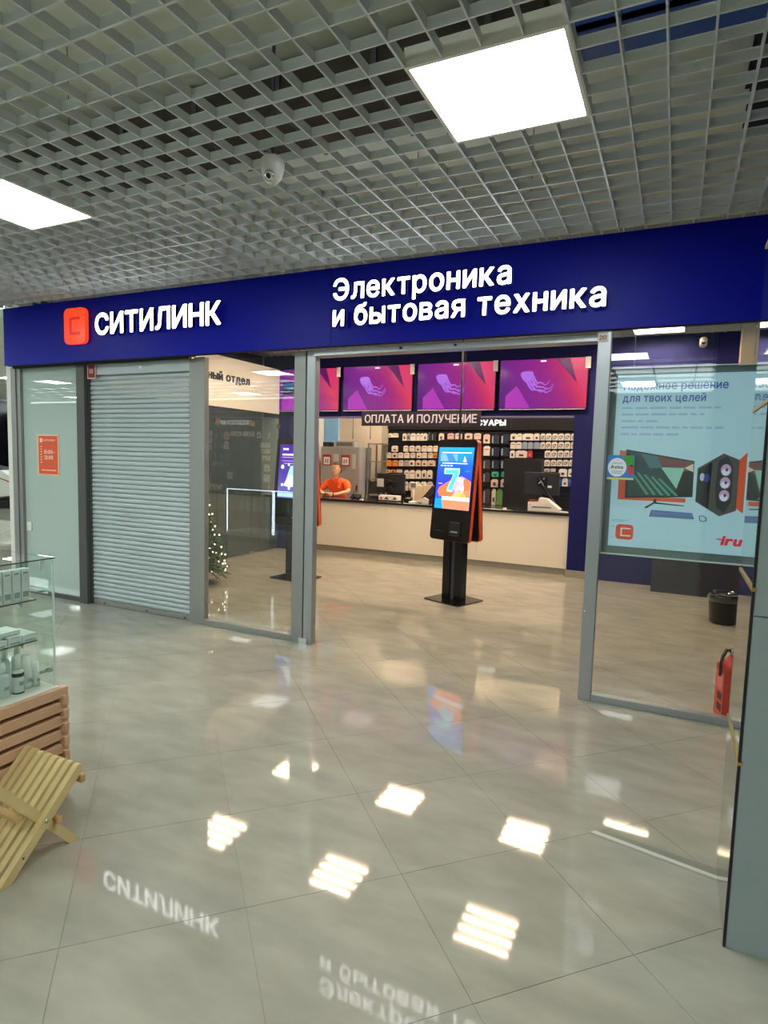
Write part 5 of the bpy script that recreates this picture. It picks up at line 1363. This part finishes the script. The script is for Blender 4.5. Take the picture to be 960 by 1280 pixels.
def hand(w, d, side):
    """five bent fingers on a palm; w wrist, d direction, side +-1 where the thumb is"""
    w = Vector(w); d = Vector(d).normalized(); up = Vector((0, 0, 1)); s = d.cross(up).normalized() * side
    out = []
    pv = [w, w + d * 0.04, w + d * 0.085]
    out.append(skin_mesh('palm', [tuple(p) for p in pv], [(0, 1), (1, 2)], [(0.026, 0.018), (0.040, 0.016), (0.040, 0.014)]))
    for k, L in enumerate((0.068, 0.078, 0.074, 0.058)):
        b0 = w + d * 0.075 + s * (0.030 - k * 0.020)
        pts = [b0, b0 + d * L * 0.45 + up * 0.006, b0 + d * L * 0.78 - up * 0.004, b0 + d * L - up * 0.014]
        out.append(skin_mesh('finger', [tuple(p) for p in pts], [(0, 1), (1, 2), (2, 3)], [0.0095, 0.009, 0.008, 0.007]))
    b0 = w + d * 0.025 + s * 0.03
    pts = [b0, b0 + d * 0.025 + s * 0.022, b0 + d * 0.055 + s * 0.024 - up * 0.006]
    out.append(skin_mesh('thumb', [tuple(p) for p in pts], [(0, 1), (1, 2)], [0.012, 0.0105, 0.009]))
    return out
parts += hand((-0.055, -0.405, 0.928), (0.95, -0.25, 0.0), -1)
parts += hand((0.05, -0.415, 0.955), (-0.96, -0.2, 0.0), 1)
# head: shaped sphere with brow, nose, chin and ears
hb = bmesh.new()
bmesh.ops.create_uvsphere(hb, u_segments=28, v_segments=20, radius=1.0)
for v in hb.verts:
    x, y, z = v.co
    w_ = 1.0 - 0.26 * max(0, -z) ** 1.3
    if z < -0.55 and y > 0.0:
        y *= 0.75
    f = math.exp(-((x / 0.18) ** 2)) * (y < 0)
    nose = f * math.exp(-(((z + 0.12) / 0.2) ** 2)) * 0.20
    chin = math.exp(-((x / 0.35) ** 2)) * math.exp(-(((z + 0.85) / 0.22) ** 2)) * 0.12 * (y < 0.2)
    eye = (math.exp(-(((abs(x) - 0.38) / 0.17) ** 2)) * math.exp(-(((z - 0.05) / 0.13) ** 2))) * 0.10 * (y < 0)
    v.co = (x * w_ * 0.081, (y * (0.92 + 0.05 * z) - nose - chin + eye) * 0.095, z * 0.125)
hm = bpy.data.meshes.new('head'); hb.to_mesh(hm); hb.free()
HM = Matrix.Translation((0.015, -0.185, 1.375)) @ Matrix.Rotation(math.radians(-16), 4, 'Z') @ Matrix.Rotation(math.radians(-6), 4, 'X')
hm.transform(HM)
parts.append(hm)
for s_ in (-1, 1):
    e = MB().lathe([(0.003, -0.030), (0.012, -0.018), (0.015, 0.006), (0.010, 0.028), (0.003, 0.032)], 10).mesh('ear')
    e.transform(HM @ Matrix.Translation((s_ * 0.074, 0.012, 0.0)) @ Matrix.Rotation(math.radians(s_ * 12), 4, 'Y') @ Matrix.Diagonal((0.6, 1.2, 1.0, 1.0)))
    parts.append(e)
body = obj('body', merge('body', parts), M_SKIN, man)
hr = bmesh.new(); bmesh.ops.create_uvsphere(hr, u_segments=28, v_segments=18, radius=1.0)
for v in hr.verts:
    x, y, z = v.co
    v.co = (x * 0.091, y * 0.106 + 0.010, z * 0.128 + 0.018)
dele = [v for v in hr.verts if v.co.z < 0.030 - 1.1 * max(0, v.co.y) or (v.co.y < -0.03 and v.co.z < 0.062)]
bmesh.ops.delete(hr, geom=dele, context='VERTS')
for v in hr.verts:
    v.co += Vector((random.uniform(-1, 1), random.uniform(-1, 1), random.uniform(-1, 1))) * 0.002
hme = bpy.data.meshes.new('hair'); hr.to_mesh(hme); hr.free(); hme.transform(HM)
for p in hme.polygons: p.use_smooth = True
obj('hair', hme, M_HAIR, man)
for s_ in (-1, 1):
    e = MB().ball((s_ * 0.029, -0.080, 0.008), 0.0075, 8).mesh('eye'); e.transform(HM); obj('eye', e, mat('eye', (40, 30, 28), rough=0.2), man)
    e = MB().box(s_ * 0.029 - 0.016, s_ * 0.029 + 0.016, -0.090, -0.078, 0.026, 0.032).mesh('eyebrow'); e.transform(HM); obj('eyebrow', e, M_HAIR, man)
e = MB().box(-0.022, 0.022, -0.0935, -0.083, -0.062, -0.055, bev=0.002).mesh('mouth'); e.transform(HM); obj('mouth', e, mat('lips', (168, 96, 84), rough=0.5), man)
sh_v = body_v[:4] + [(0.0, -0.125, 1.185)] + [(-0.19, -0.11, 1.125), (-0.315, -0.19, 1.0), (0.20, -0.11, 1.125), (0.285, -0.205, 1.0)]
sh_e = [(0, 1), (1, 2), (2, 3), (3, 4), (3, 5), (5, 6), (3, 7), (7, 8)]
sh_r = [(0.168, 0.128), (0.152, 0.115), (0.168, 0.122), (0.138, 0.104), 0.068, 0.078, 0.062, 0.078, 0.062]
shirt = obj('polo_shirt', merge('polo_shirt', [skin_mesh('shirt', sh_v, sh_e, sh_r)]), M_SHIRT, man)
obj('collar', MB().prism([(-0.05, 1.215), (0.0, 1.165), (0.05, 1.215), (0.07, 1.20), (0.0, 1.125), (-0.07, 1.20)], 'y', -0.235, -0.205), M_SHIRT, shirt)
obj('chest_print', MB().box(0.075, 0.115, -0.222, -0.215, 1.045, 1.085, bev=0.003), mat('pale chest print', (250, 170, 120), rough=0.6), shirt)
tr_v = [body_v[0], body_v[14], body_v[15], body_v[16], body_v[18], body_v[19], body_v[20]]
obj('trousers', merge('trousers', [skin_mesh('trousers', tr_v, [(0, 1), (1, 2), (2, 3), (0, 4), (4, 5), (5, 6)], [(0.16, 0.12), 0.095, 0.072, 0.055, 0.095, 0.072, 0.055])]), M_TROUS, man)
for s_ in (-1, 1):
    obj('shoe', MB().box(s_ * 0.24 - 0.045, s_ * 0.24 + 0.045, -0.27, -0.03, 0.0, 0.085, bev=0.02), M_BPLAST, man)
obj('wrist_watch', MB().tube([(0.09, -0.395, 0.945), (0.075, -0.40, 0.945)], 0.036, 14), M_BPLAST, man)
st = thing('office_stool', 'dark office stool under the seated man', 'stool', (-4.55, 7.66, 0))
obj('seat', MB().lathe([(0.19, 0.43), (0.20, 0.45), (0.20, 0.48), (0.18, 0.495)], 24), M_MATTE, st)
obj('column', MB().tube([(0, 0, 0.06), (0, 0, 0.44)], 0.025, 10), M_CHROME, st)
for k in range(5):
    a = 2 * PI * k / 5
    obj('foot', MB().tube([(0, 0, 0.07), (0.27 * math.cos(a), 0.27 * math.sin(a), 0.03)], [0.022, 0.014], 6), M_MATTE, st)
    obj('castor', MB().ball((0.27 * math.cos(a), 0.27 * math.sin(a), 0.022), 0.022, 6), M_BPLAST, st)
